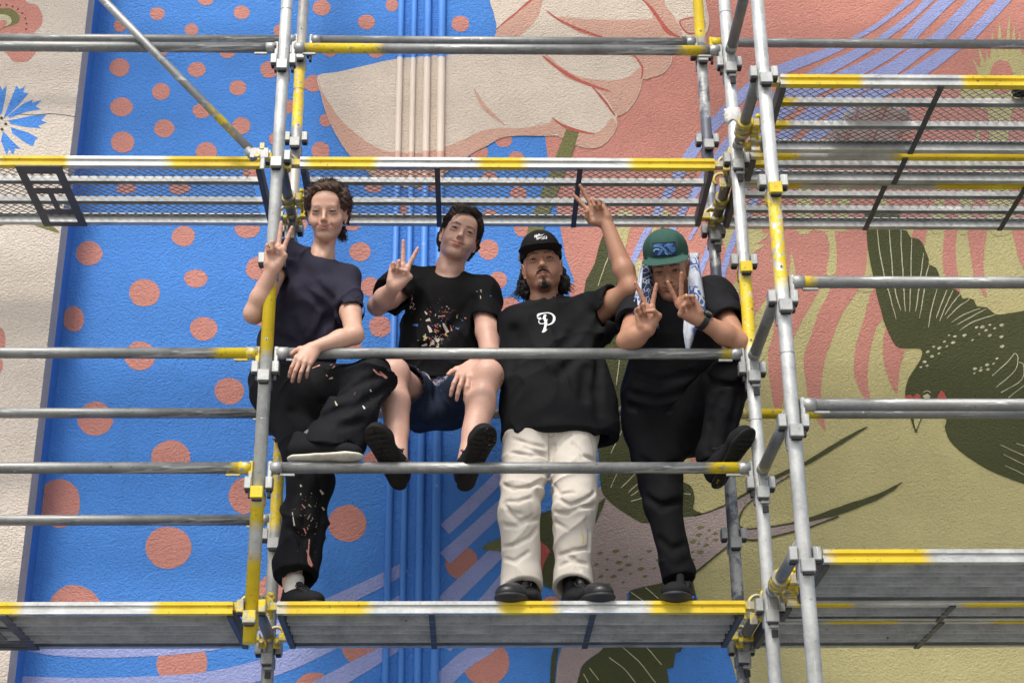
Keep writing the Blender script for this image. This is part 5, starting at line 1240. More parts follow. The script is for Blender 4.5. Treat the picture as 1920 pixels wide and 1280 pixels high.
    T_.cap(A(1015, 790, .27), A(1055, 790, .27), .108, .108, .05, flat=yd, ratio=.80); T_.cap(hl, hr, .102, .102, .04, flat=yd, ratio=.9)
    for hh, kk, aa, e1, sx in ((hl, k1, a1, A(983, 1100, .2), -1), (hr, k2, a2, A(1073, 1096, .2), 1)):
        cl = (e1+V3(0, .03, 0), V3(-sx*.12, -.5, -1))
        T_.cap(hh, kk, .094, .078, .012, flat=yd, ratio=1.05); T_.cap(kk, aa, .079, .068, .02, clip=cl); T_.cap(aa, aa+V3(0, 0, -.04), .073, .077, .02, clip=cl)
        T_.cap(aa+V3(0, 0, -.015), aa+V3(0, 0, -.12), .060, .070, .006, op='-')
    T_.cap(A(1029, 868, .12), A(1029, 960, .12), .010, .02, .03, op='-'); T_.cap(A(1029, 868, .22), A(1029, 1000, .2), .006, .012, .02, op='-')
    T_.displace(folds(.0030, V3(.25, .3, 1), 30, .9, 1.5, 8)); T_.displace(folds(.0035, V3(-.6, .2, .9), 46, 2.2, 1.6, 13))
    q7 = lambda L: O4(900, 760, 3.2, L)
    for c in ([(130,470),(200,500),(290,490),(370,450)], [(150,575),(230,575),(310,550)], [(140,590),(180,640),(240,650)], [(150,720),(220,725),(300,690),(360,670)], [(140,850),(220,830),(300,790),(340,740)], [(150,920),(210,935),(290,880)], [(170,640),(240,700),(320,660)],
              [(440,480),(480,530),(560,520)], [(450,640),(520,650),(600,610),(690,600)], [(470,560),(540,600),(640,560),(690,520)], [(450,700),(520,740)], [(480,960),(550,930),(640,950)], [(470,900),(560,870),(660,850),(690,800)], [(600,980),(560,920),(520,905)], [(640,690),(660,760),(650,860)],
              [(200,200),(300,230),(390,250)], [(430,300),(470,240),(540,180)], [(180,280),(300,300),(400,290)], [(560,230),(620,300),(690,330)], [(270,250),(340,280),(400,310)], [(430,180),(440,240),(425,330)]):
        T_.crease(q7(c), .0062, .011, .60)
    v, q = T_.mesh()
    tr = np_mesh('trousers', v, q, cloth_mat('cream_cotton_twill', (.60, .555, .49), .85, .06, .0035, 9), root)
    decal(root, T_, [(q7([(612,760),(618,790),(622,830)]), [1,3,1.2]), (q7([(535,815),(540,845)]), [1,1.2])], plain('yellow_paint_smear', (.60, .50, .10), .6), 'paint_smear', .0015)
    decal(root, T_, [(q7([(413,122),(413,180),(420,190)]), .9), (q7([(420,190),(440,180),(443,125)]), .7)], plain('fly_seam', (.30, .26, .20), .9), 'fly_seam', .0012)
    decal(root, T_, [([(951,812),(944,832),(938,852)], .9), ([(1104,812),(1110,832),(1114,852)], .9), ([(1028,812),(1029,840),(1030,862)], .8)], plain('seam_thread', (.36, .33, .28), .9), 'seam', .0012)
    SO = rubber('black_rubber_sole'); UP = plain('black_shoe_leather', (.016, .016, .018), .42, 0, .3, 25, .0012, 60)
    zt = Z(0)+DZ
    for a, td in ((A(993, 1083, .24), V3(-.42, -1, 0)), (A(1075, 1080, .24), V3(.50, -1, 0))):
        a = V3(a[0], a[1], zt+.089); shoe(root, a, td, V3(0, 0, 1), .305, UP, SO, wid=.058, high=.035)
        T2 = None
    # cap
    CF = Field(H.c-V3(.16, .22, .10), H.c+V3(.16, .16, .19), .0032)
    CF.ell(H.w(0, -.018, .052), (.0865, .105, .092), H.B, .01, clip=(H.w(0, 0, .030), -H.B[2]-H.B[1]*.10))
    CF.ell(H.w(0, .030, .072), (.066, .056, .062), H.B, .03, clip=(H.w(0, 0, .030), -H.B[2]))
    CF.ell(H.w(0, -.018, .030), (.080, .098, .086), H.B, .002, '-')
    bz = .036
    CF.cap(H.w(-.028, .088, bz), H.w(.028, .088, bz), .062, .062, .008, flat=H.B[2], ratio=.10, clip=(H.w(0, .055, 0), -H.B[1]))
    for sx in (-1, 1): CF.cap(H.w(sx*.060, .070, bz-.006), H.w(sx*.030, .135, bz-.002), .020, .018, .012, flat=H.B[2], ratio=.2)
    CF.ell(H.w(0, -.01, .1445), (.007, .007, .004), H.B, .004)
    v, q = CF.mesh(); CM = cloth_mat('black_cap_cotton', (.014, .013, .013), .8, fold=.001)
    cp_ = np_mesh('cap', v, q, CM, root)
    c9 = lambda L: O4(960, 420, 9.846, L)
    txt = []
    # two small rows of script lettering, as on the cap: "Nothin' Special"
    for L, w_ in (([(418,250),(425,205),(445,240),(452,195)], 1.5), ([(462,232),(458,212),(472,205),(474,228),(462,232)], 1.1), ([(490,180),(486,225)], 1.3), ([(480,200),(500,196)], 1.0), ([(508,180),(505,222)], 1.2), ([(506,205),(518,198),(520,218)], 1.1), ([(533,198),(532,216)], 1.2), ([(547,216),(549,198),(562,196),(564,214)], 1.1), ([(590,182),(584,192)], 1.2),
                  ([(470,240),(452,242),(450,255),(470,262),(466,280),(448,282)], 1.4), ([(484,290),(486,248),(502,250),(498,266),(486,266)], 1.3), ([(514,258),(526,252),(522,244),(512,250),(514,264),(528,262)], 1.0), ([(546,240),(534,244),(534,258),(548,256)], 1.0), ([(560,240),(558,256)], 1.2), ([(586,238),(572,240),(570,252),(584,250),(588,236),(590,252)], 1.0), ([(606,215),(604,248)], 1.3), ([(630,225),(640,240),(636,275)], 2.0), ([(545,285),(590,268),(640,262)], 1.6)):
        txt.append((c9(L), w_*.62))
    decal(root, CF, txt, PR, 'cap_lettering', .0012)
    # hair below the cap
    mb = MB(); rnd = random.Random(5); cs = []
    for sx in (-1, 1):
        for i in range(170):
            u = rnd.random(); w_ = rnd.random()
            a = H.w(sx*(.068+.014*w_), -.03-.05*u, .02-.01*u); ln = .090+.04*rnd.random()
            fl = .012+.024*rnd.random()*(1 if rnd.random() > .3 else 1.6)
            b = a+V3(-sx*.004, 0, -.045)*1+H.B[0]*sx*.010; c = a+H.B[0]*sx*fl*.55-V3(0, 0, ln*.7)+V3(0, .01, 0); d = a+H.B[0]*sx*(fl*(.2 if rnd.random() < .5 else 1.3))-V3(0, 0, ln)+V3(0, rnd.uniform(-.02, .02), 0)
            cs.append(catmull([tuple(a), tuple(b), tuple(c), tuple(d)], False, 4))
    hair_tubes(mb, cs, .0023, 4)
    for i in range(150):
        t = rnd.uniform(-1, 1); a = H.w(t*.075, -.085-.02*(1-abs(t)), .0); b = a-V3(0, -.005, .06); c = b-V3(-rnd.uniform(-.02, .02), 0, .05+.03*rnd.random())
        mb.path(catmull([tuple(a), tuple(b), tuple(c)], False, 4), [.003]*4+[.0026]*4+[.001], n=4)
    HF = Field(H.c-V3(.14, .10, .16), H.c+V3(.14, .20, .06), .0045)
    for sx in (-1, 1): HF.chain([H.w(sx*.070, -.045, .01), H.w(sx*.080, -.050, -.05), H.w(sx*.082, -.045, -.085)], [.020, .024, .016], .02)
    HF.cap(H.w(-.05, -.085, -.02), H.w(.05, -.085, -.02), .035, .035, .03); HF.cap(H.w(-.05, -.07, -.07), H.w(.05, -.07, -.07), .028, .028, .03)
    HF.displace(wob(.006, 120), .02); v, q = HF.mesh(); o_ = np_mesh('hair', v, q, BLACK, root)
    tag(local(mb, root).build('hair_locks', BLACK, root), kind='stuff')
    return root
import time as _t
_t0 = _t.time()
man_cap(); print('man_cap', _t.time()-_t0)
# ------------------------------------------------------------------ person 2: seated man in shorts
def man_shorts():
    root = person_root((.66, .60, Z(2)+RZ), 'brown-haired man in denim shorts sitting on the rear rail, dangling his feet')
    SK = (.60, .375, .290); hc = (.035, .020, .012); yd = V3(0, 1, 0)
    neck = A(843, 503, .47); chest = A(834, 560, .50); belly = A(820, 670, .57); hip = A(814, 742, .60)
    shR = A(762, 536, .48); shL = A(905, 556, .50); elR = A(708, 573, .28); wrR = A(740, 536, .135)
    elL = A(920, 668, .36); wrL = A(884, 688, .20)
    H = Head((867, 431), .335, 8, -7, 16, 1.045, .94)
    F = Field(V3(.30, -.06, .48), V3(.98, .78, 1.90), .0042, [(2, 1.54, 1.86, .0026), (0, .60, .85, .0026), (2, 1.34, 1.54, .0028), (0, .42, .56, .0028)])
    H.build(F, jaw=.80, smile=.35, nose=1.0, lids=.35)
    F.cap(H.w(0, -.036, -.07), neck+V3(0, .01, 0), .047, .055, .016); F.cap(neck, chest, .057, .08, .03)
    for sx in (-1, 1): F.cap(H.w(sx*.052, -.03, -.045), neck+V3(-sx*.02, -.045, -.03), .013, .012, .02)
    F.cap(chest+V3(0, .02, 0), belly, .10, .10, .05, flat=yd, ratio=.6); F.cap(belly, hip, .10, .10, .05, flat=yd, ratio=.7)
    F.cap(chest+V3(0, 0, .03), shR, .06, .055, .04); F.cap(chest+V3(0, 0, .03), shL, .06, .055, .04)
    F.chain([shR, shR*.4+elR*.6, elR], [.048, .045, .038], .02); F.cap(elR, elR*.6+wrR*.4, .039, .039, .02); F.cap(elR*.6+wrR*.4, wrR, .039, .027, .02)
    F.chain([shL, shL*.4+elL*.6, elL], [.052, .047, .040], .02); F.cap(elL, elL*.65+wrL*.35, .040, .040, .02); F.cap(elL*.65+wrL*.35, wrL, .040, .029, .02)
    up = A(752, 492, .115)-wrR
    hand(F, wrR, up, V3(.15, -1, -.25), 1, 1.0, fingers=[(2, 3, 3), (0, 3, 3), (86, 104, 45), (88, 104, 45)], spread=(12, -14, -6, -14), thumb=[(.026, .008, .020), (.046, .024, .046), (.026, .036, .062), (.004, .036, .062)])
    up = A(866, 722, .10)-wrL
    hand(F, wrL, up, V3(-.1, .8, -.6), -1, 1.05, fingers=[(22, 28, 18), (24, 30, 18), (26, 34, 20), (30, 38, 22)], spread=(6, 1, -5, -12), thumb=[(.026, .004, .018), (.048, .004, .034), (.062, .008, .052), (.070, .012, .070)])
    kR = A(739, 703, .20); aR = A(747, 866, .10); kL = A(915, 706, .17); aL = A(874, 868, .09)
    hR = A(792, 762, .56); hL = A(842, 762, .56)
    for h_, k_, a_, sx in ((hR, kR, aR, -1), (hL, kL, aL, 1)):
        F.cap(h_, k_, .080, .054, .03); F.ell(k_+V3(0, -.012, .012), (.050, .050, .052), None, .03)
        c_ = k_*.68+a_*.32; F.cap(k_, c_, .050, .050, .03); F.cap(c_+V3(0, .012, 0), c_*.5+a_*.5+V3(0, .006, 0), .047, .040, .03); F.cap(c_, a_, .047, .031, .03)
        F.cap(k_, a_, .036, .030, .02)
    v, q = F.mesh()
    C_ = face_tints(H, v, SK, dict(hair=hc, stubble=.30, brow_w=.0042, brow_z=.0175, lash=.8, blush=.3, lids=.35, smile=.35, socket=.3))
    # scab on the knee
    for px, py, r_ in ((941, 702, .008), (940, 716, .013), (942, 728, .010), (938, 707, .005)):
        p = F.ray(px, py); 
        if p is not None:
            m = (sstep((r_*1.4-np.linalg.norm(v-p, axis=1))/(r_*.8))*.55)[:, None]; C_ = C_*(1-m)+np.array([.22, .07, .045])*m
    # paint on a fingertip
    p = F.ray(781, 461)
    if p is not None:
        m = (sstep((.012-np.linalg.norm(v-p, axis=1))/.005)*.8)[:, None]; C_ = C_*(1-m)+np.array([.50, .45, .25])*m
    np_mesh('body', v, q, SKIN, root, hand_tints(F, v, C_, SK)); H.eyes(root, IRIS_B, (0, -.12)); facial_hair(H, root, DBROWN, .0180, .0032, .35)
    # T-shirt
    SH = Field(V3(.34, .18, .90), V3(1.02, .84, 1.66), .0048)
    hem = A(815, 706, .52)
    c2 = A(833, 575, .51); b1 = A(826, 640, .545); b2 = A(818, 700, .58); b3 = A(814, 735, .60); cl = (hem, V3(0, .2, -1))
    SH.cap(c2, b1, .158, .158, .06, flat=yd, ratio=.64); SH.cap(b1, b2, .158, .166, .05, flat=yd, ratio=.70, clip=cl); SH.cap(b2, b3, .166, .170, .04, flat=yd, ratio=.7, clip=cl)
    SH.cap(chest+V3(0, 0, .045), shR, .074, .070, .05); SH.cap(chest+V3(0, 0, .045), shL, .074, .074, .05)
    dR = unit(elR-shR); eR = shR+dR*.150; SH.cap(shR, eR, .070, .074, .04, clip=(eR, dR)); SH.cap(eR-dR*.04, eR+dR*.06, .063, .066, .003, op='-')
    dL = unit(elL-shL); eL = shL+dL*.185; SH.cap(shL, eL, .070, .070, .04, clip=(eL, dL)); SH.cap(eL-dL*.04, eL+dL*.07, .060, .064, .003, op='-')
    SH.cap(neck+V3(0, -.030, -.012), neck+V3(.01, -.004, .10), .062, .074, .006, op='-')
    SH.displace(folds(.006, V3(.5, .2, .8), 26, 2.0, 1.3, 7)); SH.displace(folds(.004, V3(-.8, .2, .5), 34, .5, 1.3, 9))
    for c in ([(885,560),(860,600),(830,630),(800,650)], [(770,560),(765,600),(770,640)], [(745,640),(780,650),(820,655)]): SH.crease(c, .011, .03, .45)
    cols = [(.62, .55, .50), (.58, .22, .17), (.62, .55, .50), (.45, .12, .08), (.55, .50, .25), (.07, .20, .60), (.62, .55, .50), (.50, .16, .10)]
    sp = [(822, 612, .45, .135, .17, 1.0, cols), (812, 640, .45, .085, .085, 1.25, cols), (900, 556, .45, .05, .04, .9, cols), (772, 575, .45, .035, .05, 1.0, cols)]
    v, q = SH.mesh(); np_mesh('t_shirt', v, q, cloth_mat('paint_spattered_black_cotton', (.0100, .0098, .0105), .8, fold=.004, splat=sp), root)
    blobs = []
    P2 = lambda L: O4(660, 360, 3.556, L)
    for L, w_, c in (([(405,700),(398,720)], 3, 0), ([(485,795),(500,815)], 4, 0), ([(492,858),(520,848)], 6, 0), ([(505,890),(520,915),(525,935)], 6, 0), ([(608,875),(620,900),(638,935)], 6, 0), ([(465,1025),(500,1015)], 5.5, 0), ([(555,985),(575,1000)], 4, 0), ([(700,820),(700,840)], 3, 4), ([(395,760),(388,770)], 4, 0), ([(412,775),(422,780)], 3, 1),
                     ([(585,828),(620,825)], 3, 3), ([(548,915),(580,930)], 4.5, 3), ([(655,885),(665,925)], 3, 3), ([(475,960),(500,975)], 6, 4), ([(490,945),(482,990)], 4, 4), ([(405,885),(440,888)], 5.5, 5), ([(690,905),(712,912)], 3, 5), ([(748,838),(762,842)], 2.5, 1), ([(598,768),(602,770)], 2, 1), ([(628,762),(636,764)], 2.2, 0), ([(642,778),(648,776)], 2.4, 0), ([(438,985),(442,990)], 2, 0), ([(920,690),(928,694)], 3, 5), ([(856,690),(858,710)], 1.6, 0), ([(860,872),(862,876)], 1.8, 0), ([(455,848),(460,850)], 2, 1), ([(600,945),(640,960)], 2, 3), ([(600,800),(640,800)],1.4,3)):
        blobs.append((P2(L), w_*.9, c))
    for ci in sorted(set(b[2] for b in blobs)):
        decal(root, SH, [(b[0], [b[1]*.5, b[1]]) for b in blobs if b[2] == ci], plain('paint_splash', cols[ci], .5), 'paint_splash', .0015)
    # denim shorts
    D_ = Field(V3(.36, .0, .66), V3(1.02, .80, 1.14), .0048)
    D_.cap(A(795, 735, .6), A(838, 735, .6), .125, .125, .04, flat=V3(0, 0, 1), ratio=.80)
    for h_, k_ in ((hR, kR), (hL, kL)):
        d = unit(k_-h_); e_ = k_-d*.11; D_.cap(h_, e_, .102, .090, .03, clip=(e_, d)); D_.cap(e_-d*.05, e_+d*.05, .080, .084, .004, op='-')
    D_.cap(A(818, 772, .58), A(818, 778, .42), .085, .070, .05, flat=V3(0, 0, 1), ratio=.7)
    D_.displace(folds(.006, V3(1, .3, .5), 34, .3, 1.5, 9))
    v, q = D_.mesh(); cd2 = [(.55, .52, .50), (.07, .18, .50), (.60, .56, .52), (.52, .22, .18), (.60, .56, .52), (.10, .25, .55)]
    np_mesh('denim_shorts', v, q, cloth_mat('paint_spattered_denim', (.020, .028, .050), .9, .3, .004, splat=[(825, 693, .3, .17, .045, 2.6, cd2), (770, 705, .25, .09, .11, 1.2, cd2), (815, 740, .3, .20, .12, .45, cd2)]), root)
    SO = cloth_mat('worn_dark_sole', (.020, .018, .016), .7, .4, .001, 30, splat=[(920, 850, .05, .07, .11, .9, [(.22, .09, .05), (.25, .24, .18), (.20, .10, .06), (.06, .12, .22)]), (735, 850, .05, .07, .11, .5, [(.20, .09, .07), (.2, .18, .15)])])
    UP = cloth_mat('paint_spattered_trainer', (.018, .018, .020), .8, .3, .001, 20, splat=[(775, 850, .05, .06, .08, 2.2, [(.55, .30, .24), (.5, .48, .45), (.55, .25, .2)]), (848, 850, .05, .05, .07, 1.6, [(.35, .34, .32), (.5, .48, .45)])])
    tr = A(713, 812, .02)-A(765, 915, .10); shoe(root, aR+V3(.012, 0, -.01), unit(tr)+V3(0, -.75, 0), V3(.35, .75, .45), .295, UP, SO, wid=.052, tread=True)
    tl = A(922, 812, .02)-A(868, 915, .10); shoe(root, aL+V3(-.01, 0, -.01), unit(tl)+V3(0, -.75, 0), V3(-.35, .75, .45), .295, UP, SO, wid=.052, tread=True)
    # hair
    HF = Field(H.c-V3(.17, .15, .14), H.c+V3(.17, .19, .21), .0034); B = H.B
    HF.ell(H.w(0, -.028, .045), (.086, .100, .084), B, .01, clip=(H.w(0, .052, .03), B[1]*1.0-B[2]*.65))
    HF.ell(H.w(.0, .030, .098), (.062, .052, .030), B, .02); HF.ell(H.w(.030, .048, .094), (.038, .034, .026), B, .02); HF.ell(H.w(.050, .035, .070), (.024, .035, .036), B, .02); HF.ell(H.w(-.058, .020, .062), (.020, .035, .036), B, .02)
    for sx in (-1, 1): HF.cap(H.w(sx*.078, -.012, .03), H.w(sx*.076, -.004, .002), .012, .007, .01); HF.cap(H.w(sx*.074, -.045, .0), H.w(sx*.060, -.065, -.045), .022, .016, .02)
    HF.displace(wob(.003, 120, 1), .02); v, q = HF.mesh(); np_mesh('hair', v, q, DBROWN, root)
    mb = MB(); rnd = random.Random(3); cs = []
    def scalp(p, lift):
        l = H.loc(np.asarray(p)[None])[0]; q = np.array([l[0]/.088, (l[1]+.026)/.102, (l[2]-.046)/.088]); r_ = np.linalg.norm(q)
        q = q/max(r_, 1e-6)*(1+lift/.09); return tuple(H.w(q[0]*.088, q[1]*.102-.026, q[2]*.088+.046))
    for i in range(900):
        u = rnd.uniform(-1, 1); w_ = rnd.uniform(-.2, 1)
        a = H.w(.0+u*.060, .075*w_-.03, .128-.022*u*u-.022*max(0, w_)**2)
        sd = 1 if u > -.25 else -1
        out = sd*(.020+.05*abs(u+.25))
        b = a+B[0]*out*.6+B[1]*.018+B[2]*(.004); c = a+B[0]*out+B[1]*.034*max(.2, w_)-B[2]*(.018+.016*rnd.random()); d = c+B[0]*sd*.006-B[2]*(.018+.018*rnd.random())+B[1]*.006*rnd.uniform(-1, 1)
        cs.append(catmull([scalp(a, .003), scalp(b, .006), scalp(c, .006), scalp(d, .004)], False, 3))
    for i in range(500):
        th = rnd.uniform(.15, math.pi*.98); sx = 1 if rnd.random() < .5 else -1; zz = rnd.uniform(-.01, .09)
        rr = math.sqrt(max(0, 1-((zz-.045)/.088)**2)); a = H.w(sx*.088*math.sin(th)*rr, -.028+.102*math.cos(th)*rr*.9, zz)
        if H.loc(a[None])[0][1] > .045 and zz < .05: continue
        b = a-B[2]*.014+B[0]*sx*.004; c = b-B[2]*.016-B[0]*sx*.002-B[1]*.004
        cs.append(catmull([tuple(a), tuple(b), tuple(c)], False, 2))
    for k in range(26):
        x = rnd.uniform(-.012, .045); zt = .072-.5*max(0, x)+rnd.uniform(-.012, .010)
        cs.append(catmull([tuple(H.w(x-.014, .060, .110)), tuple(H.w(x-.004, .079, .096)), tuple(H.w(x+.008, .087, (zt+.092)/2)), tuple(H.w(x+.016+rnd.uniform(0, .006), .086, zt))], False, 4))
    hair_tubes(mb, cs, .0014, 3, .3); local(mb, root).build('hair_strands', DBROWN, root)['kind'] = 'stuff'
    return root
_t0 = _t.time(); man_shorts(); print('man_shorts', _t.time()-_t0)

# ------------------------------------------------------------------ person 1: woman
def woman():
    root = person_root((.17, .25, Z(0)+DZ), 'curly-haired woman in a dark T-shirt with one foot up on the low rail')
    SK = (.62, .385, .285); hc = (.045, .026, .017); yd = V3(0, 1, 0)
    neck = A(602, 480, .17); chest = A(594, 540, .20); waist = A(560, 655, .28); hip = A(545, 715, .32)
    shR = A(534, 479, .17); shL = A(648, 526, .20); elR = A(476, 588, .04); wrR = A(511, 503, -.055)
    elL = A(664, 628, .02); wrL = A(588, 652, -.025)
    H = Head((608, 396), .045, -3, -23, 1, 1.0, .97)
    F = Field(V3(-.14, -.16, .08), V3(.46, .48, 1.84), .0042, [(2, 1.48, 1.80, .0026), (0, .06, .30, .0026), (2, 1.22, 1.48, .0026), (0, -.02, .06, .0026), (2, .84, 1.02, .003)])
    H.build(F, jaw=.64, smile=1.6, nose=.86, lids=.50)
    F.cap(H.w(0, -.036, -.065), neck+V3(0, .014, 0), .040, .043, .014); F.cap(neck+V3(0, .01, 0), chest, .045, .07, .04)
    for sx in (-1, 1): F.cap(H.w(sx*.045, -.028, -.045), neck+V3(-sx*.015, -.032, -.02), .010, .010, .018)
    F.cap(chest+V3(0, .02, 0), waist, .09, .08, .05, flat=yd, ratio=.65); F.cap(waist, hip, .08, .10, .05, flat=yd, ratio=.7)
    F.cap(chest+V3(0, 0, .03), shR, .05, .045, .04); F.cap(chest+V3(0, 0, .03), shL, .05, .045, .04)
    F.chain([shR, shR*.4+elR*.6, elR], [.044, .042, .037], .02); F.cap(elR, elR*.65+wrR*.35, .037, .037, .02); F.cap(elR*.65+wrR*.35, wrR, .037, .0235, .02)
    F.chain([shL, shL*.4+elL*.6, elL], [.044, .040, .035], .02); F.cap(elL, elL*.65+wrL*.35, .035, .035, .02); F.cap(elL*.65+wrL*.35, wrL, .035, .0235, .02)
    up = A(518, 455, -.075)-wrR
    hand(F, wrR, up, V3(.05, -1, -.35), 1, .99, fingers=[(2, 3, 3), (-4, 2, 2), (84, 108, 45), (86, 106, 45)], spread=(14, -2, -4, -14), thumb=[(.025, .008, .022), (.040, .024, .050), (.020, .034, .068), (.002, .034, .078)])
    up = A(563, 684, -.055)-wrL
    hand(F, wrL+unit(up)*.003, up, V3(-.1, .9, -.2), -1, .90, fingers=[(22, 34, 20), (18, 34, 20), (20, 38, 22), (26, 46, 24)], spread=(-4, -6, -9, -13), thumb=[(.024, .004, .016), (.046, .004, .030), (.058, .006, .048), (.064, .010, .066)])
    aR_ = A(548, 1085, .27); aL_ = A(590, 845, .015); kL = A(706, 722, .04)
    F.cap(A(556, 1000, .26), aR_, .045, .033, .02); F.cap(kL*.75+aL_*.25, aL_, .036, .031, .02); F.cap(aR_, aR_+V3(0, 0, -.05), .033, .034, .02)
    v, q = F.mesh()
    C_ = face_tints(H, v, SK, dict(hair=hc, brow_w=.0020, brow_z=.0190, brow=.55, lash=.9, blush=.45, lids=.50, smile=1.6, socket=.35, lip=(.52, .22, .19)))
    np_mesh('body', v, q, SKIN, root, hand_tints(F, v, C_, SK)); H.eyes(root, IRIS_G, (0, -.05)); facial_hair(H, root, BROWN, .0190, .0023, .50)
    # T-shirt
    SH = Field(V3(-.14, -.02, .96), V3(.44, .50, 1.54), .0046)
    c2 = A(592, 555, .20); w1 = A(573, 610, .235); w2 = A(556, 650, .27); w3 = A(548, 690, .30); cl = (A(545, 665, .2), V3(0, .1, -1))
    SH.cap(c2, w1, .134, .140, .05, flat=yd, ratio=.66); SH.cap(w1, w2, .142, .146, .05, flat=yd, ratio=.66); SH.cap(w2, w3, .144, .138, .04, flat=yd, ratio=.66, clip=cl)
    for sx in (-1, 1): SH.ell(chest+V3(sx*.055, -.070, -.055), (.055, .045, .050), None, .06)
    SH.cap(neck+V3(-.01, .01, -.050), shR+V3(.01, 0, 0), .054, .056, .05); SH.cap(neck+V3(.01, .01, -.07), shL+V3(-.01, 0, 0), .056, .058, .05)
    dR = unit(elR-shR); eR = shR+dR*.115; SH.cap(shR, eR, .060, .066, .04, clip=(eR, dR)); SH.cap(eR-dR*.03, eR+dR*.06, .056, .060, .003, op='-')
    dL = unit(elL-shL); eL = shL+dL*.235; SH.cap(shL, eL, .056, .060, .04, clip=(eL, dL+V3(.15, 0, .1))); SH.cap(eL-dL*.04, eL+dL*.07, .050, .056, .003, op='-'); SH.cap(A(545, 482, .17), A(579, 486, .185), .046, .040, .03)
    SH.cap(neck+V3(.010, -.020, .010), neck+V3(.006, .004, .12), .052, .064, .006, op='-')
    SH.displace(folds(.005, V3(.7, .2, .7), 30, 2.6, 1.2, 8)); SH.displace(folds(.003, V3(-.7, .2, .6), 44, 1.1, 1.3, 10))
    for c in ([(545,500),(570,540),(600,570),(625,585)], [(560,480),(590,530),(620,560)], [(632,570),(612,600),(590,640)], [(550,600),(560,630),(575,645)], [(520,630),(550,645),(590,650)]): SH.crease(c, .009, .026, .5)
    v, q = SH.mesh(); np_mesh('t_shirt', v, q, cloth_mat('dark_navy_cotton', (.030, .028, .046), .85, .12, .0045), root)
    # trousers
    T_ = Field(V3(-.16, -.16, .13), V3(.60, .62, 1.08), .0046)
    T_.cap(A(545, 672, .29), A(545, 715, .33), .118, .132, .05, flat=yd, ratio=.85); T_.ell(A(532, 726, .37), (.115, .12, .115), None, .05)
    hL = A(575, 735, .27); kT = A(700, 712, .05); aT = A(626, 832, .02); e1 = A(628, 836, .0)
    cl = (e1, V3(-.22, -.05, -1)); T_.cap(hL, kT, .108, .074, .05); T_.cap(kT, kT*.4+aT*.6, .074, .084, .04); T_.cap(kT*.45+aT*.55, aT, .090, .108, .03, flat=yd, ratio=.62, clip=cl); T_.cap(aT, aT+V3(0, 0, -.05), .108, .108, .02, flat=yd, ratio=.62, clip=cl)
    T_.cap(e1+V3(0, .0, -.012), e1+V3(0, .0, -.10), .090, .10, .004, flat=yd, ratio=.50, op='-')
    hR = A(552, 745, .33); kR = A(580, 905, .25); aR = A(557, 1060, .27); e2 = A(556, 1070, .22)
    cl = (e2+V3(0, .03, 0), V3(.05, -.4, -1)); T_.cap(hR, kR, .108, .086, .05); T_.cap(kR, aR, .088, .070, .04, clip=cl); T_.cap(aR, aR+V3(0, 0, -.06), .077, .084, .02, clip=cl)
    T_.cap(aR+V3(0, 0, -.025), aR+V3(0, 0, -.12), .060, .072, .004, op='-')
    T_.displace(folds(.007, V3(.6, .3, .8), 26, .2, 1.4, 8)); T_.displace(folds(.004, V3(-.5, .2, .9), 40, 1.5, 1.5, 11))
    for c in ([(735,720),(690,750),(650,770),(610,780)], [(720,760),(680,790),(640,800)], [(725,700),(680,715),(640,735),(600,760)], [(560,900),(575,950),(570,1020)], [(600,890),(605,960),(590,1040)], [(540,990),(570,1010),(590,1000)], [(545,770),(600,780),(650,760)]): T_.crease(c, .009, .024, .55)
    cl3 = [(.55, .24, .20), (.50, .47, .35), (.55, .50, .46), (.50, .22, .18), (.40, .38, .20)]
    v, q = T_.mesh(); np_mesh('trousers', v, q, cloth_mat('paint_spattered_black_trousers', (.0105, .0110, .0130), .75, .2, .005, splat=[(640, 725, .0, .22, .14, .38, cl3), (700, 760, .0, .12, .14, .40, cl3), (575, 980, .2, .10, .24, .85, cl3), (600, 680, .1, .25, .05, .5, cl3)]), root)
    dc = []
    for L, w_, c in (([(700,692),(708,700),(718,704)], 4, 0), ([(712,696),(722,706),(726,708)], 5, 0), ([(585,690),(600,684)], 2.5, 0), ([(623,690),(628,686)], 2.2, 0), ([(611,702),(614,705)], 3, 0), ([(617,710),(624,708)], 3.5, 1), ([(628,752),(632,760)], 3.5, 1), ([(680,760),(684,766)], 3.5, 2), ([(694,730),(696,734)], 2.5, 2), ([(563,908),(565,912)], 4, 2), ([(600,918),(606,926)], 5, 2), ([(575,1030),(585,1060)], 4, 0), ([(580,1010),(578,1050),(585,1062)], 3, 0), ([(570,990),(574,1000)], 3, 0), ([(604,950),(608,956)], 4, 1), ([(548,960),(552,985)], 2.5, 2), ([(566,945),(572,952)],3,0)): dc.append((L, w_, c))
    for ci in (0, 1, 2): decal(root, T_, [(a, [b*.5, b, b*.6][:len(a)] if len(a) < 4 else b) for a, b, c in dc if c == ci], plain('paint_splash', cl3[ci], .5), 'paint_splash', .0015)
    # shoes and socks
    WH = plain('off_white_sole', (.60, .57, .48), .6, 0, .2, 30); BK = cloth_mat('black_knit_shoe', (.014, .014, .016), .85, fold=.001); SO = rubber('dark_sole')
    zr = Z(1)+RZ+RT; a = V3(A(571, 845, .02)[0], .01, zr+.088+.004)
    shoe(root, a, V3(1, -.10, .0), V3(0, .02, 1), .285, BK, WH, wid=.045, label='black running shoe with a thick white sole on the low rail')
    S_ = Field(a-V3(.08, .08, .04), a+V3(.08, .08, .10), .0035); S_.cap(a+V3(-.006, 0, -.02), a+V3(.022, 0, .012), .031, .030, .01); v, q = S_.mesh(); np_mesh('sock', v, q, plain('grey_sock', (.13, .13, .125), .95), root)
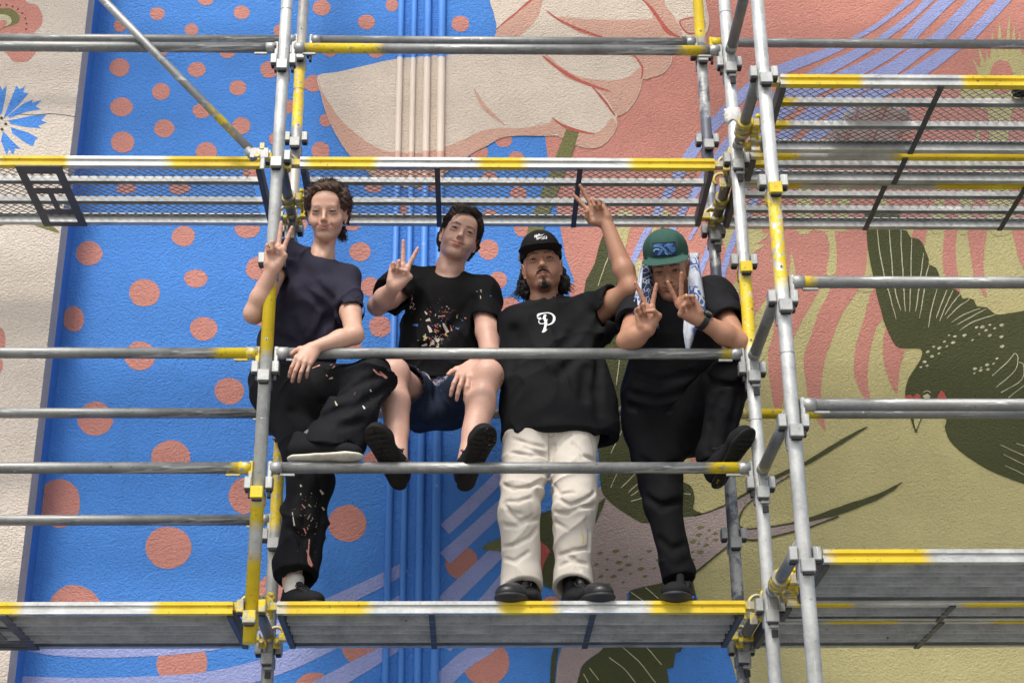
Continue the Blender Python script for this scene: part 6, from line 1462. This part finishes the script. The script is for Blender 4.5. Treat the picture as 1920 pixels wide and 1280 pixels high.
    z0 = Z(0)+DZ; a2 = V3(aR_[0]+.008, aR_[1]-.01, z0+.088)
    shoe(root, a2, V3(.62, -.80, 0), V3(0, 0, 1), .26, BK, SO, wid=.044)
    S_ = Field(a2-V3(.08, .08, .04), a2+V3(.08, .08, .10), .0035); S_.cap(a2+V3(0, 0, -.02), a2+V3(0, .004, .050), .037, .037, .01); v, q = S_.mesh(); np_mesh('sock', v, q, plain('white_sock', (.55, .52, .48), .95), root)
    # curly hair: a rough mass and many small corkscrews
    HF = Field(H.c-V3(.17, .15, .16), H.c+V3(.17, .19, .21), .0034); B = H.B
    HF.ell(H.w(0, -.032, .048), (.082, .095, .082), B, .01, clip=(H.w(0, .046, .03), B[1]*1.0-B[2]*.55))
    HF.ell(H.w(0, .018, .099), (.064, .050, .026), B, .02); 
    for sx in (-1, 1): HF.ell(H.w(sx*.072, .020, .055), (.020, .035, .045), B, .02); HF.cap(H.w(sx*.078, -.025, .03), H.w(sx*.072, -.05, -.03), .022, .014, .02)
    HF.displace(wob(.004, 150, 1), .025); v, q = HF.mesh(); np_mesh('hair', v, q, BROWN, root)
    mb = MB(); rnd = random.Random(9)
    def curl(p, n, ln, rad, turns, droop):
        n = unit(n); u = unit(np.cross(n, V3(rnd.uniform(-1, 1), rnd.uniform(-1, 1), rnd.uniform(-1, 1)))); w_ = np.cross(n, u); out = []
        ph = rnd.uniform(0, 6.28); m_ = int(turns*7)
        for i in range(m_):
            t = i/(m_-1); a = ph+t*turns*2*math.pi; r_ = rad*(1-.3*t); out.append(p+n*ln*t+(u*math.cos(a)+w_*math.sin(a))*r_-V3(0, 0, droop*t*t))
        return out
    cs = []
    for i in range(1500):
        th = rnd.uniform(0, 2*math.pi); ph = math.acos(rnd.uniform(-.35, 1)); d = V3(math.sin(ph)*math.cos(th), math.sin(ph)*math.sin(th), math.cos(ph))
        lp = V3(d[0]*.086, -.026+d[1]*.100, .048+d[2]*.086)
        if lp[1] > .050 and lp[2] < .108-.3*abs(lp[0]): continue
        if lp[1] > .035 and lp[2] < .03: continue
        n = B.T @ (d*V3(1, 1, 1)); 
        cs.append(curl(H.w(*lp), n+V3(rnd.uniform(-.9, .9), rnd.uniform(-.9, .9), rnd.uniform(-.6, .5)), rnd.uniform(.010, .026), rnd.uniform(.0035, .0065), rnd.uniform(1.0, 1.8), .003))
    for i in range(130):   # low bun / ponytail wisps behind her left ear
        p = H.w(-.066+.026*rnd.random(), -.060+.03*rnd.random(), -.045-.045*rnd.random()); cs.append(curl(p, V3(rnd.uniform(-.3, .9), rnd.uniform(-.5, .5), -1), rnd.uniform(.02, .035), rnd.uniform(.004, .007), 2.2, .004))
    hair_tubes(mb, cs, .0012, 3, .4); local(mb, root).build('hair_curls', BROWN, root)['kind'] = 'stuff'
    return root
_t0 = _t.time(); woman(); print('woman', _t.time()-_t0)
# ------------------------------------------------------------------ person 4: man in the green cap
def man_green():
    root = person_root((1.55, .35, Z(0)+DZ), 'man in a green cap leaning on the rail, making two V signs')
    SK = (.44, .235, .150); hc = (.010, .008, .007); yd = V3(0, 1, 0)
    neck = A(1268, 556, .17); chest = A(1272, 605, .21); belly = A(1262, 700, .34); hip = A(1255, 780, .43)
    shR = A(1200, 568, .17); shL = A(1340, 560, .19); elR = A(1176, 640, .0); wrR = A(1213, 618, -.065)
    elL = A(1386, 642, .01); wrL = A(1306, 596, -.075)
    H = Head((1251, 508), .02, -9, -34, -3, 1.05, .95)
    F = Field(V3(1.28, -.20, .10), V3(1.96, .66, 1.66), .0042, [(2, 1.26, 1.56, .0030), (0, 1.42, 1.66, .0028), (2, 1.02, 1.26, .0027), (0, 1.33, 1.42, .0028)])
    H.build(F, jaw=.98, smile=.1, nose=1.12, lids=.1, fat=.5)
    F.cap(H.w(0, -.028, -.055), neck+V3(0, .02, -.01), .054, .060, .03); F.cap(neck, chest, .06, .08, .04)
    F.cap(chest+V3(0, .02, 0), belly, .10, .10, .05, flat=yd, ratio=.6); F.cap(belly, hip, .10, .11, .05, flat=yd, ratio=.7)
    F.cap(chest+V3(0, 0, .03), shR, .06, .05, .04); F.cap(chest+V3(0, 0, .03), shL, .06, .05, .04)
    F.chain([shR, elR], [.046, .038], .02); F.cap(elR, elR*.6+wrR*.4, .039, .041, .02); F.cap(elR*.6+wrR*.4, wrR, .041, .028, .02)
    F.chain([shL, elL], [.046, .039], .02); F.cap(elL, elL*.65+wrL*.35, .039, .041, .02); F.cap(elL*.65+wrL*.35, wrL, .041, .027, .02, flat=V3(.3, 1, 0), ratio=.85)
    up = A(1208, 578, -.085)-wrR
    hand(F, wrR, up, V3(.1, -1, -.3), 1, 1.0, fingers=[(2, 4, 3), (2, 4, 4), (88, 104, 45), (90, 102, 45)], spread=(17, -20, -10, -16), thumb=[(.026, .010, .020), (.046, .026, .044), (.026, .040, .062), (.000, .038, .062)])
    up = A(1283, 560, -.105)-wrL
    hl_ = hand(F, wrL, up, V3(-.25, -1, -.25), -1, 1.0, fingers=[(2, 4, 3), (2, 4, 4), (86, 104, 45), (88, 102, 45)], spread=(-8, -33, -18, -22), thumb=[(.026, .010, .020), (.042, .026, .046), (.018, .040, .066), (-.004, .038, .074)])
    v, q = F.mesh()
    C_ = face_tints(H, v, SK, dict(hair=hc, brow_w=.0042, brow_z=.0185, lash=.9, blush=.15, lids=.1, stubble=.12, lip=(.36, .15, .115), socket=.5))
    np_mesh('body', v, q, SKIN, root, hand_tints(F, v, C_, SK)); H.eyes(root, IRIS_B, (0, -.05)); facial_hair(H, root, BLACK, .0185, .0030, .10)
    # gold ring on the ring finger
    pts = hl_['f'][2]; a, b = pts[0], pts[1]; c = a*.55+b*.45; d = unit(b-a); u = unit(np.cross(d, V3(0, 0, 1))); w_ = np.cross(d, u)
    mb = MB(); mb.path([c+(u*math.cos(t)+w_*math.sin(t))*.0098 for t in [2*math.pi*i/20 for i in range(20)]], .0016, n=6, closed=True)
    local(mb, root).build('gold_ring', plain('gold', (.80, .52, .14), .25, 1.0, .05), root)
    # watch
    f = unit(wrL-elL); wc = wrL-f*.028; n = unit(V3(.62, -.55, .52)-f*(V3(.62, -.55, .52) @ f)); s_ = np.cross(f, n)
    mb = MB()
    for q_ in range(-2, 3): mb.path([wc+f*q_*.0042+(n*math.cos(t)+s_*math.sin(t))*(.0312 if t < 0 else .0312)*(1.0) for t in [2*math.pi*i/28 for i in range(28)]], .0042, n=6, closed=True)
    wo = local(mb, root).build('watch_strap', rubber('watch_rubber', (.012, .012, .013), .5), root)
    mb = MB(); cc = wc+n*.033; mb.tube(cc, cc+n*.009, .0205, .0195, n=8); mb.tube(cc+n*.009, cc+n*.011, .0165, .0160, n=24)
    local(mb, root).build("watch_case", rubber("watch_case_black", (.014, .014, .015), .35), root)
    mb = MB(); mb.tube(cc+n*.0095, cc+n*.0117, .0125, .0125, n=24); local(mb, root).build('watch_face', plain('watch_glass', (.10, .11, .09), .15), root)
    # T-shirt
    SH = Field(V3(1.26, -.10, .80), V3(1.98, .66, 1.44), .0048)
    c2 = A(1275, 615, .22); b1 = A(1272, 680, .31); b2 = A(1255, 735, .37); b3 = A(1250, 790, .42); cl = (A(1240, 785, .32), V3(-.35, 0, -1))
    SH.cap(c2, b1, .165, .165, .06, flat=V3(0, 1, .3), ratio=.64); SH.cap(b1, b2, .168, .172, .05, flat=yd, ratio=.68, clip=cl); SH.cap(b2, b3, .172, .165, .05, flat=yd, ratio=.7, clip=cl)
    SH.cap(chest+V3(0, 0, .035), shR, .078, .076, .05); SH.cap(chest+V3(0, 0, .035), shL, .078, .080, .05)
    dR = unit(elR-shR); eR = shR+dR*.165; SH.cap(shR, eR, .072, .068, .04, clip=(eR, dR)); SH.cap(eR-dR*.05, eR+dR*.08, .058, .062, .003, op='-')
    dL = unit(elL-shL); eL = shL+dL*.185; SH.cap(shL, eL, .074, .070, .04, clip=(eL, dL)); SH.cap(eL-dL*.05, eL+dL*.08, .060, .064, .003, op='-')
    SH.cap(neck+V3(-.01, -.028, -.02), neck+V3(-.01, -.02, .10), .060, .072, .006, op='-')
    SH.displace(folds(.006, V3(.4, .2, .9), 30, 3.0, 1.3, 8)); SH.displace(folds(.004, V3(-.7, .2, .6), 40, .7, 1.3, 10))
    for c in ([(1180,735),(1230,750),(1290,735),(1330,700)], [(1175,760),(1230,772),(1290,755)], [(1190,700),(1240,715),(1300,700)]): SH.crease(c, .010, .026, .5)
    v, q = SH.mesh(); np_mesh('t_shirt', v, q, cloth_mat('washed_black_cotton', (.015, .015, .0175), .85, .2, .005), root)
    # trousers
    T_ = Field(V3(1.24, -.08, .10), V3(1.98, .68, 1.06), .0048)
    T_.cap(A(1235, 790, .42), A(1275, 785, .42), .145, .150, .05, flat=yd, ratio=.85)
    hr = A(1228, 815, .42); kr = A(1243, 945, .30); ar = A(1272, 1072, .28); e1 = A(1275, 1078, .25); cl = (e1, V3(.1, -.1, -1))
    T_.cap(hr, kr, .112, .070, .05); T_.cap(kr, ar, .071, .056, .03, clip=cl); T_.cap(ar, ar+V3(0, 0, -.05), .060, .058, .02, clip=cl)
    hl = A(1295, 800, .42); kl = A(1368, 706, .10); al = A(1342, 850, .14); cl = (A(1340, 862, .12), V3(-.05, -.1, -1))
    T_.cap(hl, kl, .112, .074, .05); T_.cap(kl, al, .074, .060, .03, clip=cl); T_.cap(al, al+V3(0, 0, -.05), .066, .06, .02, clip=cl)
    T_.displace(folds(.006, V3(.5, .3, .9), 28, 1.2, 1.4, 9))
    for c in ([(1200,860),(1240,880),(1290,850)], [(1210,930),(1240,950),(1275,940)], [(1235,1010),(1260,1030),(1285,1020)], [(1250,1050),(1270,1058),(1290,1050)], [(1350,740),(1330,790),(1325,840)], [(1385,740),(1375,790),(1365,840)], [(1320,700),(1340,720),(1390,720)]): T_.crease(c, .009, .024, .5)
    v, q = T_.mesh(); np_mesh('trousers', v, q, cloth_mat('black_trousers', (.0065, .0065, .0078), .8, .2, .004), root)
    BK = cloth_mat('black_mesh_shoe', (.016, .016, .018), .8, fold=.001); SO = rubber('black_sole'); 
    SO2 = cloth_mat('paint_stained_sole', (.020, .020, .019), .7, .4, .001, 30, splat=[(1350, 885, .05, .09, .13, .9, [(.25, .20, .03), (.18, .15, .04), (.16, .12, .03)])])
    z0 = Z(0)+DZ; a = V3(A(1278, 1085, .24)[0], .24, z0+.088); M_ = shoe(root, a, V3(-.25, -1, 0), V3(0, 0, 1), .31, BK, SO, wid=.057, high=.02)
    decal_pts = None
    tl = A(1372, 852, .02)-A(1318, 935, .10); shoe(root, A(1335, 868, .12), unit(tl)+V3(0, -.55, 0), V3(-.62, .75, .42), .285, BK, SO2, wid=.050, tread=True)
    mb = MB(); 
    for s1 in (-1, 1): mb.box(M_(s1*.050, .13, .016), (.006, .05, .012), ch=.002)
    local(mb, root).build('shoe_trim', plain('blue_shoe_trim', (.03, .12, .60), .5), root)
    # cap: green foam front, white mesh back, flat peak with a patch
    B = H.B; G = cloth_mat('green_cap_foam', (.042, .098, .080), .85, .08, .001, 6); WM = cloth_mat('white_cap_mesh', (.60, .60, .58), .9, .05, .0005)
    lo, hi = H.c-V3(.19, .24, .12), H.c+V3(.19, .18, .22)
    CF = Field(lo, hi, .0032); 
    CF.ell(H.w(0, -.008, .060), (.090, .100, .092), B, .01, clip=(H.w(0, 0, .036), -B[2]), ); CF.ell(H.w(0, .030, .090), (.076, .060, .056), B, .03, clip=(H.w(0, 0, .036), -B[2]))
    CF.cap(H.w(0, 0, .0), H.w(0, .2, .0), .3, .3, .001, op='-', clip=(H.w(0, -.010, 0), B[1])) if False else None
    # keep only the front half for the green panel
    CF.cap(H.w(0, -.25, .06), H.w(0, -.252, .06), .262, .262, .004, op='-')
    CF.ell(H.w(0, -.012, .030), (.083, .098, .086), B, .002, '-')
    CF.cap(H.w(-.030, .086, .044), H.w(.030, .086, .044), .064, .064, .006, flat=B[2]*1.0+B[1]*.22, ratio=.075, clip=(H.w(0, .045, 0), -B[1]))
    CF.ell(H.w(0, -.002, .153), (.008, .008, .005), B, .003)
    CF.cap(H.w(0, .040, .150), H.w(0, .090, .118), .0022, .0022, .003, op='-')
    for sx in (-1, 1): CF.cap(H.w(sx*.068, .060, .120), H.w(sx*.076, .062, .060), .006, .010, .02, op='-')
    v, q = CF.mesh(); np_mesh('cap', v, q, G, root)
    MF = Field(lo, hi, .0034); MF.ell(H.w(0, -.014, .060), (.0895, .100, .0905), B, .01, clip=(H.w(0, 0, .030), -B[2]))
    MF.ell(H.w(0, -.016, .028), (.081, .096, .086), B, .002, '-'); v, q = MF.mesh(); np_mesh('cap_mesh_back', v, q, WM, root)
    p9 = lambda L: O4(1190, 420, 8.533, L)
    NV = plain('patch_navy', (.015, .035, .16), .7); LB = plain('patch_light_blue', (.12, .30, .62), .7); CY = plain('patch_aqua', (.30, .62, .68), .7); DKG = plain('patch_border', (.008, .012, .03), .7)
    decal(root, CF, [(p9([(290,418),(380,412),(470,405),(560,400),(662,394)]), 26.5)], DKG, 'cap_patch_border', .0012); decal(root, CF, [(p9([(300,416),(380,411),(470,404),(560,399),(652,394)]), 22)], NV, 'cap_patch', .0022)
    arcs = []
    for k in range(5): o_ = k*24; arcs.append((p9([(300+o_*.2,355+o_*.55),(380,345+o_*.75),(450+o_*.2,375+o_*.7),(510-o_*.1,430+o_*.6)]) if k < 2 else p9([(330+o_*.7,500),(360+o_*.7,450),(395+o_*.7,400)]), 1.2))
    for k in range(5): arcs.append((p9([(470+k*34,360-k*2),(510+k*30,330),(545+k*22,312)]) if k < 4 else p9([(440,330),(380,325),(310,335)]), 1.2))
    for k in range(5): arcs.append((p9([(520+k*28,350+k*4),(560+k*22,400),(600+k*10,460-k*6)]), 1.2))
    for k in range(3): arcs.append((p9([(470+k*36,420+k*12),(500+k*36,455+k*8),(530+k*34,485)]), 1.2))
    decal(root, CF, arcs, LB, 'cap_patch_stitching', .003); decal(root, CF, [(p9([(302,425),(335,402),(380,405),(392,418)]), 2.4), (p9([(485,455),(505,475),(535,488)]), 2.0), (p9([(298,440),(320,432)]), 1.6)], CY, 'cap_patch_stitching', .0034)
    # hand towel worn under the cap: hangs on both sides of the face
    def towel_mat():
        t = NT('blue_wave_towel'); p = t.obj(); mp = t.n('ShaderNodeMapping'); t.lk(p, mp.inputs[0]); mp.inputs['Scale'].default_value = (1.3, .3, .7); mp.inputs['Rotation'].default_value = (0, .5, 0)
        n = t.noise(22, 1.5, .4, mp.outputs[0]); s1 = t.math('SINE', t.math('MULTIPLY', n, 46)); n2 = t.noise(9, 1, .4, p)
        c = t.mix(t.ramp(s1, [(.15, 0), (.55, 1)]), (.060, .11, .30), (.52, .56, .62)); c = t.mix(t.ramp(n2, [(.50, 0), (.56, .85)]), c, (.58, .62, .68)); t.set(Base_Color=c, Roughness=.95); t.bump(t.noise(260, 2, .5, p), .0006); return t.m
    TW = towel_mat()
    def navy_towel():
        t = NT('navy_towel'); p = t.obj(); v = t.n('ShaderNodeTexVoronoi', feature='DISTANCE_TO_EDGE'); v.inputs['Scale'].default_value = 42; t.lk(p, v.inputs['Vector'])
        c = t.mix(t.ramp(v.outputs['Distance'], [(.03, .8), (.06, 0)]), (.012, .018, .055), (.40, .45, .52)); t.set(Base_Color=c, Roughness=.95); return t.m
    NVT = navy_towel()
    def strip(L, name, TW=TW):
        """L rows: (left px, right px, py, Y, bulge)"""
        rows = catmull([tuple(r) for r in L], False, 5); vs = []; fs = []; nc = 9
        for i, (xl, xr, y, Y_, bu) in enumerate(rows):
            for j in range(nc):
                t = j/(nc-1); p = A(xl+(xr-xl)*t, y, Y_-bu*math.sin(math.pi*t)-.006*math.sin(t*9+i*.2)); vs.append(p)
        for i in range(len(rows)-1):
            for j in range(nc-1): a = i*nc+j; fs.append((a, a+1, a+nc+1, a+nc))
        mb = MB(); mb.add(vs, fs, True); o = local(mb, root).build(name, TW, root); md = o.modifiers.new('t', 'SOLIDIFY'); md.thickness = .003; return o
    strip([(1206,1224,484,.075,.008),(1203,1224,500,.060,.012),(1202,1226,530,.055,.018),(1200,1226,560,.050,.018),(1197,1232,590,.045,.020),(1192,1236,615,.05,.02)], 'towel', NVT)
    strip([(1199,1206,500,.058,.004),(1195,1205,530,.050,.006),(1190,1204,560,.045,.008),(1186,1206,585,.040,.01),(1188,1210,604,.04,.01)], 'towel')
    strip([(1292,1310,474,.085,.006),(1292,1312,500,.070,.014),(1290,1317,530,.055,.018),(1290,1322,565,.045,.022),(1293,1325,600,.045,.022),(1298,1324,612,.050,.020)], 'towel')
    strip([(1283,1306,592,.020,.012),(1281,1306,618,.010,.014),(1284,1299,640,.0,.010),(1289,1294,658,.0,.004)], 'towel')
    return root
_t0 = _t.time(); man_green(); print('man_green', _t.time()-_t0)
